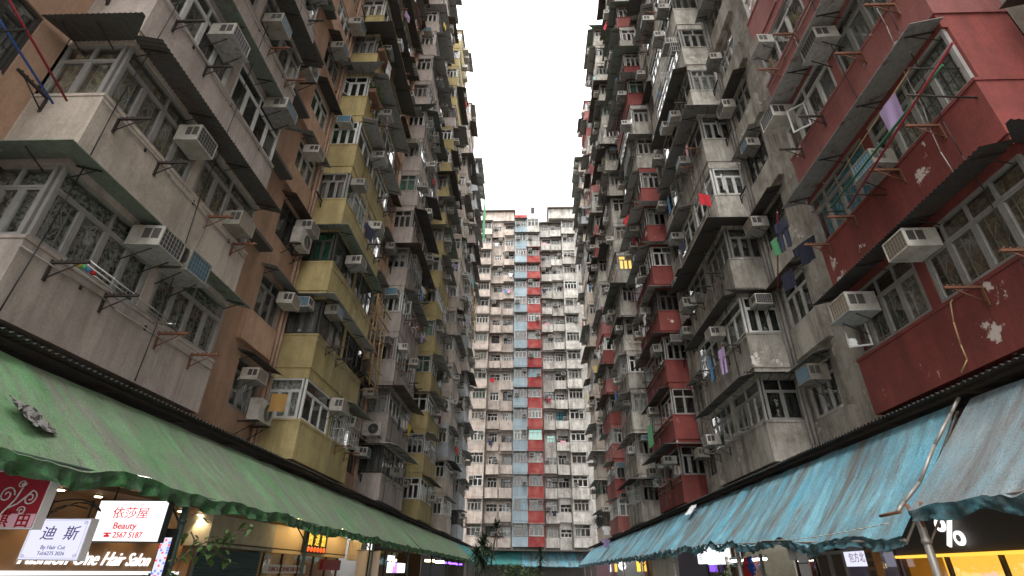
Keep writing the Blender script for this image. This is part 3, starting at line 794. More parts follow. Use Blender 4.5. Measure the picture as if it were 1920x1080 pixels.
def awning(s, y0, y1, xt, zt, xf, zf0, zf1, mat, matv, label, wr=.035, sag=.06, drop=.24, posts=(), seed=0, xf1=None, steel='post_green', vbr=()):
    root = empty('awning', (s*xf, (y0+y1)/2, 0)); tag(root, label, 'awning', 'canvas awnings over the shops')
    inv = Matrix.Translation((-s*xf, -(y0+y1)/2, 0))
    def T(p): return (p[0]-s*xf, p[1]-(y0+y1)/2, p[2])
    xf1 = xf if xf1 is None else xf1
    nu = max(12, int((y1-y0)/.07)); nv = 26; P = []; UV = []
    bayn = max(1, round((y1-y0)/2.6))
    for i in range(nu+1):
        u = i/nu; y = y0+(y1-y0)*u; row = []; ur = []
        zf = zf0+(zf1-zf0)*u; xe = xf+(xf1-xf)*u
        sc = abs(math.sin(PI*u*bayn))                                    # sags between the rafters
        for j in range(nv+1):
            v = j/nv
            x = xt+(xe-xt)*v; z = zt+(zf-zt)*v
            q = Vector((y*1.5+seed*7+v*.8, v*.7, seed))
            d = wr*mnoise.noise(q) + wr*.35*math.sin(y*19+4*mnoise.noise(Vector((y*.8, v*.5, seed+20))))*mnoise.noise(Vector((y*1.3, v, seed+31))) + wr*.45*mnoise.noise(Vector((y*4.2+v*1.5, v*1.2, seed+9))) + wr*.6*mnoise.noise(Vector((y*.6, v*2.0, seed+4)))
            d -= sag*math.sin(PI*v)*(.5+.5*sc) 
            env = min(1, v*8)
            z += d*env - (.05*sc*(v**3)); x += .25*d*env
            if j == 0: z += .03*mnoise.noise(Vector((y*1.1, 5, seed)))
            row.append(T((s*x, y, z))); ur.append((y, v*1.0))
        P.append(row); UV.append(ur)
    m = MB(); m.grid(P, mat, UV); cv = m.build('canvas', root)
    # valance
    V = []; VU = []
    nd = 6; nuv = nu*2
    for i in range(nuv+1):
        u = i/nuv; a = min(nu-1, int(u*nu)); t = u*nu-a
        e = Vector(P[a][nv]).lerp(Vector(P[a+1][nv]), t); y = y0+(y1-y0)*u; row = []; ur = []
        dl = drop*(.85+.25*mnoise.noise(Vector((y*1.7, seed, 2))) + .10*abs(math.sin(y*7.5)))
        for j in range(nd+1):
            v = j/nd
            wx = v*(.035*math.sin(y*17+5*mnoise.noise(Vector((y*2, 1, seed))))+.10*mnoise.noise(Vector((y*4, v*1.5, seed+2)))+.05*mnoise.noise(Vector((y*11, v*3, seed+6))))
            row.append((e.x - s*(wx+.012), e.y, e.z - dl*v - .004)); ur.append((y*1.7, .3+v*.6))
        V.append(row); VU.append(ur)
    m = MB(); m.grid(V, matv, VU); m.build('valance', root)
    # pipe frame
    m = MB(); m.tube(T((s*(xf+.03), y0, zf0-.05)), T((s*(xf1+.03), y1, zf1-.05)), .022, steel, 6)
    nr = max(2, round((y1-y0)/2.6)+1)
    for i in range(nr):
        u = i/(nr-1); y = y0+.03+(y1-y0-.06)*u
        m.tube(T((s*xt, y, zt-.12)), T((s*(xf+(xf1-xf)*u+.04), y, zf0+(zf1-zf0)*u-.10)), .018, steel, 6)
    m.build('frame', root)
    for k, yp in enumerate(posts):
        u = (yp-y0)/(y1-y0); zf = zf0+(zf1-zf0)*u; xx = xf+(xf1-xf)*u+.05
        m = MB(); m.tube(T((s*xx, yp, 0)), T((s*xx, yp, zf-.06)), .05 if k == 0 else .035, steel, 10)
        m.tube(T((s*xx, yp, zf-.45)), T((s*xx, yp, zf-.40)), .062 if k == 0 else .045, steel, 10)
        m.tube(T((s*xx, yp, zf-.5)), T((s*(xx+.35), yp, zf-.05)), .015, steel, 5)
        if yp in vbr:
            for q in (-.16, .16): m.tube(T((s*xx, yp, zf-.30)), T((s*xx, yp+q, zf+.05)), .028, 'iron_rust', 6)
        m.build('post', root)
    return root
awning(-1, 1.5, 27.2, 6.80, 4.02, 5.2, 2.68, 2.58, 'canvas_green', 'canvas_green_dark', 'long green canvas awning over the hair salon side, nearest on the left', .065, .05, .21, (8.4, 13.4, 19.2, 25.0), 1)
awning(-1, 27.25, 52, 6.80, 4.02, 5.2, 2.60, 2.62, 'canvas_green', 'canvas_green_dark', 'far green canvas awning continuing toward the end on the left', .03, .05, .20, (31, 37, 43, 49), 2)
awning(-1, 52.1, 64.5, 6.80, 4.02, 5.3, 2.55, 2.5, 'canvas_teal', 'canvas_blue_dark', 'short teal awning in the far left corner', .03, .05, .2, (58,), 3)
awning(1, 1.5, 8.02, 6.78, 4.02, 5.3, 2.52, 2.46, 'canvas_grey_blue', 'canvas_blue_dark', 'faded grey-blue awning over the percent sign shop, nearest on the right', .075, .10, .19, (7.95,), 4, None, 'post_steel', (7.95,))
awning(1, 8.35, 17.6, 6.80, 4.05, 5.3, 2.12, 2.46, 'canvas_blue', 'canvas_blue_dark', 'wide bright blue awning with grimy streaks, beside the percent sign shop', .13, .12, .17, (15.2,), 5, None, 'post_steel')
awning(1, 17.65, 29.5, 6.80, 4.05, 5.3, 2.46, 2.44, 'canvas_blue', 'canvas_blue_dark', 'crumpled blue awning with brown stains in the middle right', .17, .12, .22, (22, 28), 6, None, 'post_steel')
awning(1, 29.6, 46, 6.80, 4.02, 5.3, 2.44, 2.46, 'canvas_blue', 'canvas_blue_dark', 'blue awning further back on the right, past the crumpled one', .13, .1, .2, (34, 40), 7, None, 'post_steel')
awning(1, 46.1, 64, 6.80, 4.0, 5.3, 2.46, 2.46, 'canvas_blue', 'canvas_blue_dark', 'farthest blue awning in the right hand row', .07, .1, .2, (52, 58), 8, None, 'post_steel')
# end row: built on a turned root
for xa, xb, mt, lab, sd, zz in ((-6.6, -1.05, 'canvas_teal', 'teal awning below the pink end of the far building', 11, 2.50), (-1.0, 6.0, 'canvas_blue', 'bright blue awning below the red column of the far building', 12, 2.32)):
    r_ = awning(1, xa, xb, 1.25, 3.72, .25, zz, zz, mt, 'canvas_blue_dark' if sd == 12 else 'canvas_teal', lab, .03, .05, .12, (), sd, None, 'post_steel')
    r_.rotation_euler[2] = PI/2                                         # local y -> world -x, local x -> world y
    r_.location = ((xa+xb)/2, 65.6, 0)
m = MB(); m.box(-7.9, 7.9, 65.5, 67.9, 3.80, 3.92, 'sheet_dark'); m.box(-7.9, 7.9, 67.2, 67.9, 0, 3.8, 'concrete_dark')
tag(m.build('shop_wall'), 'dark ground floor wall with ledge under the far end building', 'wall')

# bent pipe laid over the joint of the two near right awnings
m = MB(); pts = [(6.72, 8.15, 4.08), (6.5, 8.16, 3.82), (6.1, 8.18, 3.36), (5.7, 8.2, 2.82), (5.38, 8.2, 2.55), (5.22, 8.15, 2.42)]
m.path(pts, .025, 'post_steel', 8); m.tube((5.24, 8.12, 2.42), (5.20, 8.55, 2.40), .022, 'iron_rust', 6)
tag(m.build('awning_pole'), 'bent grey pipe lashed over the gap between the two near right awnings', 'pole')
m = MB(); pts = []
for i in range(25):
    t = i/24; pts.append((5.27-.02*math.sin(t*6), 8.5+5.2*t, 2.30-.07*math.sin(PI*t)+.03*t))
m.path(pts, .008, 'plastic_sheet', 5); tag(m.build('rope'), 'thin pale rope slung along the front of the wide blue awning', 'rope')

# ---- shop interiors
def goods(m, s, x, y0, y1, z0, z1, seed):
    r = random.Random(seed); cols = ('paper_white', 'sign_red', 'wall_ochre', 'blue_plush', 'wood_brown', 'beige_box', 'shutter_teal')
    z = z0
    while z < z1-.2:
        cbox(m, s, x-.3, x, y0, y1, z, z+.025, 'wood_brown'); y = y0+.05
        while y < y1-.2:
            ww = r.uniform(.08, .3); hh = r.uniform(.1, .32); cbox(m, s, x-.28, x-.05, y, y+ww, z+.026, z+.026+hh, r.choice(cols)); y += ww+r.uniform(.01, .1)
        z += .42
def shop(s, y0, y1, label, wall, fascia, fz=(2.55, 3.7), fx=7.15, tubes='em_tube', front='open', seed=0, ntube=2, depth=10.4, stock=True):
    root = empty('shop', (s*8, (y0+y1)/2, 0)); tag(root, label, 'shop', 'shops along the courtyard')
    o_ = (s*8, (y0+y1)/2)
    def bld(m, name):
        m.v = [(a-o_[0], b-o_[1], c) for a, b, c in m.v]; return m.build(name, root)
    for yy in (y0+.004, y1-.104):
        m = MB(); cbox(m, s, 7.3, depth, yy, yy+.1, 0, 4.0, wall); bld(m, 'side_wall')
    m = MB(); cbox(m, s, depth, depth+.1, y0, y1, 0, 4.0, wall); bld(m, 'back_wall')
    m = MB(); cbox(m, s, 7.0, depth, y0+.002, y1-.002, 3.75, 3.9, 'wall_grey'); bld(m, 'ceiling')
    if fascia:
        m = MB(); cbox(m, s, fx, fx+.12, y0+.02, y1-.02, fz[0], fz[1], fascia); bld(m, 'fascia')
    for i in range(ntube):
        m = MB(); yy = y0 + (y1-y0)*(i+.5)/ntube; cbox(m, s, 8.0, 9.2, yy-.03, yy+.03, 3.30, 3.35, tubes); cbox(m, s, 7.95, 9.25, yy-.06, yy+.06, 3.36, 3.42, 'paper_white')
        bld(m, 'ceiling_lamp')
    if stock:
        m = MB(); goods(m, s, depth-.02, y0+.2, y1-.2, .3, 3.0, seed); bld(m, 'stocked_shelf')
    if front == 'glass':
        n = max(2, int((y1-y0)/1.2)); ww = (y1-y0-.2)/n
        for i in range(n+1):
            m = MB(); yy = y0+.1+i*ww; cbox(m, s, 7.26, 7.32, yy-.03, yy+.03, 0, fz[0], 'brown_dark'); bld(m, 'mullion')
        for i in range(n):
            m = MB(); yy = y0+.1+i*ww; cbox(m, s, 7.285, 7.295, yy+.03, yy+ww-.03, .1, fz[0]-.02, 'shop_glass'); bld(m, 'pane')
    elif front == 'shutter':
        zz = 0.02; n = 0
        while zz < fz[0]-.04 and n < 60:
            m = MB()
            cbox(m, s, 7.27, 7.30, y0+.12, y1-.12, zz, zz+.052, 'shutter_teal'); cbox(m, s, 7.262, 7.27, y0+.12, y1-.12, zz+.014, zz+.04, 'shutter_teal'); bld(m, 'slat'); zz += .062; n += 1
    return root
# left row
shop(-1, 5.0, 12.45, 'warm lit hair salon shop with brown wood front under the green awning', 'wood_brown', 'wood_brown', (1.50, 2.20), 7.52, 'em_tube', 'open', 1, 4, 10.4, False)
shop(-1, 12.45, 15.62, 'closed shop with teal roller shutter beneath a beige box', 'wall_grey', None, (2.02, 3.7), 7.15, 'em_warm', 'shutter', 2, 1, 10.4, False)
shop(-1, 15.62, 22.0, 'shop with cream fascia lit warm behind the gold character sign', 'wall_ochre', 'fascia_cream', (2.02, 2.72), 7.05, 'em_tube', 'glass', 3, 2)
shop(-1, 22.0, 26.2, 'bright white lit shop past the cream fascia on the left', 'paper_white', None, (2.6, 3.7), 7.1, 'em_tube', 'open', 4, 3)
shop(-1, 26.2, 32, 'dim olive shop with small lightboxes behind the grey banner', 'wall_ochre', 'fascia_dark', (2.5, 3.7), 7.1, 'em_warm', 'glass', 5, 1)
shop(-1, 32, 39, 'dark shop with hanging goods in the middle of the left row', 'brown_dark', 'fascia_dark', (2.6, 3.7), 7.1, 'em_warm', 'open', 6, 2)
shop(-1, 39, 50, 'far left shop with purple lights behind potted plants', 'wall_grey', 'fascia_dark', (2.6, 3.7), 7.1, 'em_tube', 'open', 7, 2)
shop(-1, 50, 65, 'last dark shop in the far left corner', 'wall_grey', 'fascia_dark', (2.6, 3.7), 7.1, 'em_warm', 'open', 8, 2)
# right row
shop(1, 2.0, 11.75, 'coffee shop with dark fascia and glowing amber windows, nearest right', 'wall_ochre', 'fascia_dark', (1.98, 3.0), 7.22, 'em_warm', 'glass', 11, 4, 10.4, False)
shop(1, 11.75, 14.0, 'purple lit shop window with a small pink-lettered notice on the right', 'wall_purple_lit', None, (2.5, 3.7), 7.1, 'em_tube', 'glass', 12, 1)  # purple light is put into the wall colour; the tube is white
shop(1, 14.0, 16.4, 'dark wooden shop front with a pale upright plate on the right', 'brown_dark', 'brown_dark', (2.0, 3.7), 7.15, 'em_warm', 'glass', 13, 1)
shop(1, 16.4, 20.2, 'toy stall with fluorescent tube and glass counter on the right', 'beige_box', None, (2.3, 3.7), 7.1, 'em_tube', 'open', 14, 2)
shop(1, 20.2, 24.5, 'restaurant shop behind the blank white lightbox on the right', 'wood_brown', 'wood_brown', (2.5, 3.7), 7.15, 'em_warm', 'glass', 15, 2)
shop(1, 24.5, 30, 'shop half hidden behind clear plastic curtains on the right', 'wall_grey', None, (2.6, 3.7), 7.1, 'em_tube', 'open', 16, 1)
shop(1, 30, 38, 'yellow lit food shop in the middle of the right row', 'wall_ochre', 'wall_ochre', (2.4, 3.7), 7.1, 'em_warm', 'open', 17, 4)
shop(1, 38, 50, 'white lit shop in the far part of the right row', 'paper_white', None, (2.6, 3.7), 7.1, 'em_tube', 'open', 18, 4)
shop(1, 50, 65, 'far corner shop with pinkish light at the end of the right row', 'sign_pink', None, (2.6, 3.7), 7.1, 'em_tube', 'open', 19, 3)

# ---- hair salon details
m = MB(); m.box(-7.60, -6.75, 5.2, 12.4, 2.68, 2.76, 'wood_brown'); m.box(-7.64, -7.60, 5.2, 12.4, 2.205, 2.68, 'wood_brown')
cano = tag(m.build('salon_soffit'), 'brown wooden soffit with downlights above the hair salon lettering', 'soffit')
for i, yy in enumerate((6.6, 7.5, 8.36, 9.17, 10.4, 11.53, 12.25)):
    m = MB(); m.tube((0, 0, 0), (0, 0, .03), .055, 'em_down', 12); m.tube((0, 0, .012), (0, 0, .035), .075, 'chrome', 12)
    m.build('downlight', cano, (-7.3, yy, 2.645))
    L = bpy.data.lights.new('downlight_lamp', 'SPOT'); L.energy = 16; L.color = (1,.74,.42); L.spot_size = R(110); L.spot_blend = .6; L.shadow_soft_size = .05
    lo = bpy.data.objects.new('downlight_lamp', L); COL.objects.link(lo); lo.parent = cano; lo.location = (-7.3, yy, 2.62); lo.rotation_euler = (0, R(-18), 0)
t = text_obj('salon_lettering', 'Fashion One Hair Salon', .31, 'em_letter', (-7.49, 11.3, 1.64), ON_LEFT, None, .012, 'RIGHT', .4, 1.0, .0)
tag(t, 'white glowing slanted Hair Salon lettering on the brown fascia', 'lettering')
m = MB(); m.box(-7.50, -7.44, 5.3, 12.3, 1.49, 1.55, 'em_white'); tag(m.build('light_strip'), 'long white light strip below the Hair Salon lettering', 'light')

def hanging_sign(name, label, x0, x1, y, z0, z1, face, rim, th=.12):
    r = empty(name, ((x0+x1)/2, y, z0)); tag(r, label, 'sign')
    W = (x1-x0)/2; Hh = z1-z0; m = MB()
    m.box(-W, W, 0, th, 0, Hh, rim); m.build('casing', r)
    m = MB(); m.box(-W+.015, W-.015, -.006, -.001, .015, Hh-.015, face); m.build('sign_face', r)
    for s in (-.7, .7):
        m = MB(); m.tube((s*W, th/2, Hh), (s*W, th/2, Hh+.22), .012, 'iron_dark', 5); m.build('hanger', r)
    return r
def swirl(m, x, z, r, turns, a0, sgn, mat, rad=.006, y=-.012):
    pts = []
    for i in range(int(14*turns)+1):
        t = i/14.0; a = a0 + sgn*2*PI*t; rr = r*(1-t/(turns+.35)); pts.append((x+rr*math.cos(a), y, z+rr*math.sin(a)))
    m.path(pts, rad, mat, 4); return pts[0]
b = hanging_sign('hanging_sign', 'white lightbox reading Beauty with red characters, hanging beside the green post', -6.31, -5.26, 8.0, 1.92, 2.48, 'em_white', 'black')
text_obj('lettering', '依莎屋', .165, 'ink_red', (0, -.011, .325), FACE_CAM, b, .002, 'CENTER', 0, 1.1, 0)
text_obj('lettering', 'Beauty', .12, 'ink_red', (-.03, -.011, .175), FACE_CAM, b, .002, 'CENTER', 0, 1.05, .002)
text_obj('lettering', '2567 5187', .105, 'ink_red', (.05, -.011, .06), FACE_CAM, b, .002, 'CENTER', 0, .95, .002)
m = MB()
m.box(-.29, -.21, -.012, -.008, .065, .095, 'ink_red'); m.box(-.305, -.195, -.012, -.008, .105, .125, 'ink_red'); m.box(-.265, -.235, -.012, -.008, .095, .105, 'ink_red')
m.build('telephone_mark', b)
m = MB()
for s in (-1, 1):
    swirl(m, s*.05, .50, .028, 1.1, PI/2, s, 'ink_red', .003, -.010); swirl(m, s*.13, .49, .022, 1.1, -PI/2, -s, 'ink_red', .003, -.010)
    m.tube((s*.15, -.010, .475), (s*.45, -.010, .475), .0015, 'ink_red', 4)
m.build('ornament', b)
d = hanging_sign('hanging_sign', 'white lilac lightbox with two dark characters and By Hair Cut', -6.31, -5.54, 7.0, 1.67, 2.15, 'em_lilac', 'paper_white')
text_obj('lettering', '迪  斯', .17, 'ink_plum', (.04, -.011, .245), FACE_CAM, d, .002, 'CENTER', .1, 1.1, .001)
text_obj('lettering', 'By Hair Cut', .065, 'ink_plum', (.02, -.011, .125), FACE_CAM, d, .002, 'CENTER', 0, 1)
text_obj('lettering', 'Tel:6275 2026', .06, 'ink_plum', (.02, -.011, .06), FACE_CAM, d, .002, 'CENTER', 0, 1)
m = MB()
for a, c, e, f_ in ((-.35, .35, .03, .03), (-.35, .35, .45, .45)): m.tube((a, -.010, e), (c, -.010, f_), .0015, 'ink_plum', 4)
for x in (-.35, .35): m.tube((x, -.010, .03), (x, -.010, .45), .0015, 'ink_plum', 4)
for sx in (-1, 1):
    for sz in (0, 1): swirl(m, sx*.325, .055+sz*.37, .022, 1.2, 0, sx, 'ink_plum', .0025, -.010)
m.build('ornament', d)
r_ = hanging_sign('hanging_sign', 'red sign with white scroll flourish at the left edge of the awning', -6.45, -5.38, 6.0, 1.96, 2.56, 'sign_red', 'paper_white')
m = MB(); m.box(-.52, .52, -.010, -.007, .016, .15, 'sign_pink'); m.build('sign_panel', r_)
text_obj('lettering', '琪', .17, 'sign_ink_red', (.16, -.014, .03), FACE_CAM, r_, .002, 'CENTER', 0, 1, .002)
text_obj('lettering', '由', .17, 'sign_ink_red', (.40, -.014, .03), FACE_CAM, r_, .002, 'CENTER', 0, 1, .002)
m = MB()
m.path([(.10, -.014, .10), (.16, -.014, .2), (.22, -.014, .30), (.25, -.014, .42)], .010, 'paper_white', 5)
m.path([(.16, -.014, .2), (.26, -.014, .25), (.33, -.014, .33), (.38, -.014, .39)], .009, 'paper_white', 5)
swirl(m, .38, .31, .08, 1.6, PI/2, -1, 'paper_white', .008, -.014); swirl(m, .10, .34, .09, 1.5, 0, 1, 'paper_white', .008, -.014)
swirl(m, .34, .18, .05, 1.4, PI, -1, 'paper_white', .007, -.014); swirl(m, .22, .45, .045, 1.2, 0, 1, 'paper_white', .006, -.014)
for dx, dz in ((0, .075), (-.035, .05), (.035, .05)): m.quad([(.25, -.016, .42), (.25+dx*.5-.012, -.016, .42+dz*.55), (.25+dx, -.016, .42+dz), (.25+dx*.5+.012, -.016, .42+dz*.5)], 'paper_white')
m.build('flourish', r_)
m = MB(); m.box(-5.40, -5.22, 8.25, 8.33, 1.2, 2.12, 'black'); led = m.build('barber_panel')
tag(led, 'upright dark panel with lit red and blue checks beside the green post', 'sign')
m = MB(); m.box(-5.385, -5.235, 8.246, 8.249, 1.25, 2.0, 'em_lilac'); rr2 = random.Random(3)
for i in range(5):
    for j in range(22):
        if rr2.random() < .36: m.box(-5.382+i*.03, -5.356+i*.03, 8.240, 8.245, 1.26+j*.033, 1.287+j*.033, rr2.choice(('em_red', 'em_blue')))
m.build('lit_checks', led)
m = MB(); pts = [(-5.85+.5*math.sin(i*.35), 6.6+.05*i, 2.28+.06*math.sin(i*.9)) for i in range(18)]
m.path(pts, .009, 'black', 5); tag(m.build('cable'), 'black cable looping above the hanging salon signs', 'cable')

# ---- left row details
m = MB(); m.box(-7.6, -7.0, 12.3, 13.86, 2.05, 2.68, 'beige_box'); m.box(-7.6, -7.0, 13.87, 15.55, 2.04, 2.69, 'beige_box'); m.box(-7.0, -6.97, 12.2, 21.8, 2.10, 2.13, 'iron_dark')
tag(m.build('shutter_box'), 'beige sheet metal shutter box above the teal roller shutter', 'box')
g3 = empty('lightbox_sign', (-6.95, 18.6, 2.08)); tag(g3, 'black sign with three gold characters over six orange lanterns', 'sign')
m = MB(); m.box(-.10, 0, -.95, .95, 0, .66, 'black'); m.build('casing', g3)
for i, ch in enumerate('簡達勳'): text_obj('lettering', ch, .40, 'em_gold', (.012, -.58+i*.58, .25), ON_LEFT, g3, .004, 'CENTER', 0, .95, .0)
for i in range(6):
    m = MB(); n = 8; prof = [(0, .0), (.06, .03), (.085, .08), (.06, .13), (0, .16)]
    P = [[(p[0]*math.cos(2*PI*j/n)*.5+.02, p[0]*math.sin(2*PI*j/n), p[1]) for p in prof] for j in range(n+1)]
    m.grid(P, 'em_orange'); m.build('lantern', g3, (0, -.7+i*.28, .03))
L = bpy.data.lights.new('sign_lamp', 'AREA'); L.energy = 10; L.color = (1,.68,.3); L.size = .15; L.shape = 'RECTANGLE'; L.size_y = 3.2
for yy in (17.0, 20.4):
    L2 = L.copy(); lo = bpy.data.objects.new('fascia_lamp_light', L2); COL.objects.link(lo); lo.location = (-6.72, yy, 2.86); lo.rotation_euler = (0, R(-25), 0)
    m = MB(); m.box(-.06, .06, -.5, .5, 0, .05, 'em_warm'); q = m.build('fascia_lamp', None, (-6.8, yy, 2.93)); tag(q, 'warm lamp bar %s the gold character sign' % ('left of' if yy < 18 else 'right of'), 'lamp'); lo.parent = q; lo.location = (.08, 0, -.03)
m = MB(); m.box(-7.34, -7.28, 15.9, 18.9, 1.52, 1.74, 'paper_white'); q = m.build('clinic_sign'); tag(q, 'pale strip sign with red ACUPUNCTURE CENTRE lettering', 'sign')
text_obj('lettering', 'CLINIC & ACUPUNCTURE CENTRE', .16, 'sign_ink_red', (-7.272, 17.4, 1.57), ON_LEFT, q, .003, 'CENTER', 0, 1.0)
m = MB(); m.box(-7.3, -7.2, 20.2, 22.1, 1.62, 1.95, 'sign_ink_red'); q = m.build('shop_sign'); tag(q, 'dark red shop sign under the end of the cream fascia', 'sign')
m = MB(); m.box(-7.0, -6.5, 22.1, 22.9, 1.95, 2.65, 'ac_white'); 
q = m.build('condenser_unit'); tag(q, 'air conditioner condenser with amber lit grille beside the white lit shop', 'air conditioner')
m = MB()
for i in range(7): m.box(-6.95+i*.062, -6.93+i*.062, 22.07, 22.095, 2.0, 2.6, 'fascia_cream')
m.build('grille', q)
m = MB(); m.box(-7.1, -6.95, 23.6, 25.4, 2.0, 2.65, 'em_white'); tag(m.build('lightbox_sign'), 'bright white lightbox past the amber condenser on the left', 'sign')
# grey banner on its own pole
bn = empty('banner', (-5.75, 20.6, 0)); tag(bn, 'grey vertical cloth banner on a dark pole in front of the left shops', 'banner')
P = [[(-.42+.84*i/12, .03*math.sin(i*.9), z_) for z_ in (.6, 1.2, 1.8, 2.25)] for i in range(13)]
m = MB(); m.grid(P, 'grey_banner'); m.build('cloth', bn); m = MB(); m.tube((.02, -.06, 0), (.02, -.06, 2.5), .035, 'black', 8); m.tube((-.44, 0, 2.25), (.44, 0, 2.25), .015, 'black', 6); m.build('pole', bn)
for i, (yy, zz, em, lab) in enumerate(((26.7, 1.55, 'em_white', 'nearest'), (27.6, 1.55, 'em_purple', 'second, purple,'), (28.5, 1.55, 'em_white', 'third'), (29.4, 1.55, 'em_white', 'last'))):
    m = MB(); m.box(-6.55, -6.45, yy, yy+.75, zz, zz+.42, em); m.box(-6.6, -6.551, yy-.02, yy+.77, zz-.02, zz+.44, 'black'); tag(m.build('lightbox_sign'), '%s of four small lightboxes past the grey banner on the left' % lab, 'sign', 'small lightboxes on the left')
m = MB(); m.box(-6.0, -5.9, 24.4, 25.3, 2.0, 2.2, 'em_white'); m.box(-6.0, -5.9, 25.0, 25.5, 1.8, 1.95, 'em_white'); tag(m.build('lightbox_sign'), 'broken angled white lightbox beside the grey banner', 'sign')
for i, (yy, em) in enumerate(((36, 'em_warm'), (40, 'em_tube'), (43.5, 'em_purple'), (47, 'em_purple'), (51, 'em_purple'))):
    m = MB(); m.box(-.25, .25, -.3, .3, 0, .12, em); m.tube((0, 0, .12), (0, 0, .5), .01, 'iron_dark', 4)
    tag(m.build('hanging_lamp', None, (-6.2, yy, 2.15)), '%s hanging lamp under the far green awning, %s from the camera' % ('warm' if em == 'em_warm' else 'white' if em == 'em_tube' else 'purple', ORD[i+1]), 'lamp')

# ---- right row details
pc = empty('percent_sign', (7.17, 9.98, 2.05)); tag(pc, 'glowing white percent sign on the dark coffee shop fascia', 'sign')
def ring(m, cy, cz, r0, r1, mat):
    n = 28; P = []
    for i in range(n+1):
        a = 2*PI*i/n; P.append([(-.035, cy+r*math.cos(a), cz+r*math.sin(a)) for r in (r0, r1)] + [(.0, cy+r1*math.cos(a), cz+r1*math.sin(a))])
    m.grid(P, mat, smooth=False)
m = MB(); ring(m, .165, .37, .055, .112, 'em_letter'); m.build('ring', pc)
m = MB(); ring(m, -.175, .14, .055, .112, 'em_letter'); m.build('ring', pc)
m = MB(); Mx = Matrix.Translation((0, 0, .25)) @ Matrix.Rotation(R(29), 4, 'X'); m.box(-.035, 0, -.034, .034, -.25, .25, 'em_letter', Mx); m.build('bar', pc)
m = MB(); m.box(8.0, 8.08, 2.4, 11.6, .9, 1.96, 'em_amber'); tag(m.build('glow_panel'), 'amber glowing wall panel inside the coffee shop window', 'panel')
m = MB(); m.box(7.16, 7.30, 2.1, 11.7, 1.93, 1.975, 'em_amber'); tag(m.build('light_strip'), 'amber light line along the bottom of the dark fascia', 'light')
m = MB(); m.box(6.85, 6.88, 12.0, 12.95, 1.80, 2.08, 'em_lilac'); q = m.build('notice'); tag(q, 'small lilac lit notice with three pink characters', 'sign')
text_obj('lettering', '包方北', .2, 'sign_pink', (6.846, 12.48, 1.89), ON_RIGHT, q, .002)
for j, (a, c, lab) in enumerate(((14.55, 15.05, 'pale upright plate on the dark wooden shop front'), )):
    m = MB(); m.box(6.78, 6.82, a, c, 1.0, 2.2, 'paper_white'); m.box(6.77, 6.78, a-.02, c+.02, 1.88, 1.90, 'iron_dark'); tag(m.build('plate'), lab, 'plate')
for yy, lab in ((13.1, 'nearest'), (13.75, 'next')):
    m = MB(); m.box(6.9, 6.96, yy, yy+.55, 1.2, 2.12, 'wall_grey'); m.box(6.895, 6.90, yy+.05, yy+.5, 1.3, 2.05, 'brown_dark'); tag(m.build('cupboard_door'), '%s grey-brown cupboard door beside the purple lit shop' % lab, 'door')
m = MB(); m.box(6.75, 6.9, 11.72, 11.98, 1.55, 2.1, 'wood_brown')
for j in range(3): m.box(6.74, 6.75, 11.77, 11.93, 1.62+j*.16, 1.72+j*.16, 'brown_dark')
tag(m.build('wooden_rack'), 'small wooden rack with three holes beside the coffee shop', 'rack')
m = MB(); m.tube((6.6, 16.6, 2.02), (6.6, 19.4, 2.02), .03, 'em_tube', 8); m.box(6.56, 6.64, 16.5, 19.5, 2.05, 2.12, 'paper_white'); tag(m.build('fluorescent_tube'), 'long fluorescent tube over the toy stall', 'light')
m = MB(); m.box(6.45, 6.52, 16.6, 16.68, 0, 2.15, 'post_steel'); m.box(6.45, 6.52, 19.5, 19.58, 0, 2.15, 'post_steel'); m.box(6.5, 6.505, 16.7, 19.5, .9, 2.0, 'shop_glass'); m.box(6.45, 7.2, 16.6, 19.58, 0, .9, 'paper_white'); tag(m.build('display_case'), 'glass display case lit by the fluorescent tube', 'display case')
def blob(m, c, r, mat, sc=(1,1,1), nu=10, nv=7):
    P = [[(c[0]+r*sc[0]*math.sin(PI*j/nv)*math.cos(2*PI*i/nu), c[1]+r*sc[1]*math.sin(PI*j/nv)*math.sin(2*PI*i/nu), c[2]+r*sc[2]*math.cos(PI*j/nv)) for j in range(nv+1)] for i in range(nu+1)]
    m.grid(P, mat)
pl = empty('plush_toy', (6.35, 17.4, 1.62)); tag(pl, 'red plush toys bunched together hanging at the toy stall', 'toy')
for i, (dy, dz, mt) in enumerate(((0, .18, 'red_plush'), (-.3, .2, 'blue_plush'), (.02, 0, 'red_plush'))):
    m = MB(); blob(m, (0, dy, dz), .13, mt); blob(m, (-.02, dy, dz+.17), .09, mt)
    for s in (-1, 1): blob(m, (0, dy+s*.13, dz+.05), .055, mt); blob(m, (0, dy+s*.07, dz-.14), .06, mt); blob(m, (0, dy+s*.065, dz+.25), .03, mt)
    m.build('toy_body', pl)
m = MB(); m.box(6.55, 6.65, 19.6, 21.9, 1.95, 2.58, 'em_white'); m.box(6.66, 6.70, 19.58, 21.92, 1.93, 2.60, 'paper_white'); tag(m.build('lightbox_sign'), 'blank glaring white lightbox below the crumpled blue awning', 'sign')
m = MB(); m.box(6.5, 6.6, 22.1, 22.9, 1.98, 2.52, 'em_white'); q = m.build('lightbox_sign'); tag(q, 'narrow white lightbox with blue writing beside the blank one', 'sign')
text_obj('lettering', '日日', .2, 'blue_plush', (6.495, 22.5, 2.12), ON_RIGHT, q, .002)
m = MB(); P = [[(5.75+.06*math.sin(i*.8)+.03*math.sin(i*2.1), 23.2+4.6*i/60, z_) for z_ in (.3, 1.2, 2.0, 2.62)] for i in range(61)]
m.grid(P, 'plastic_sheet'); tag(m.build('plastic_curtain'), 'dull translucent plastic sheet hung below the crumpled awning', 'curtain')
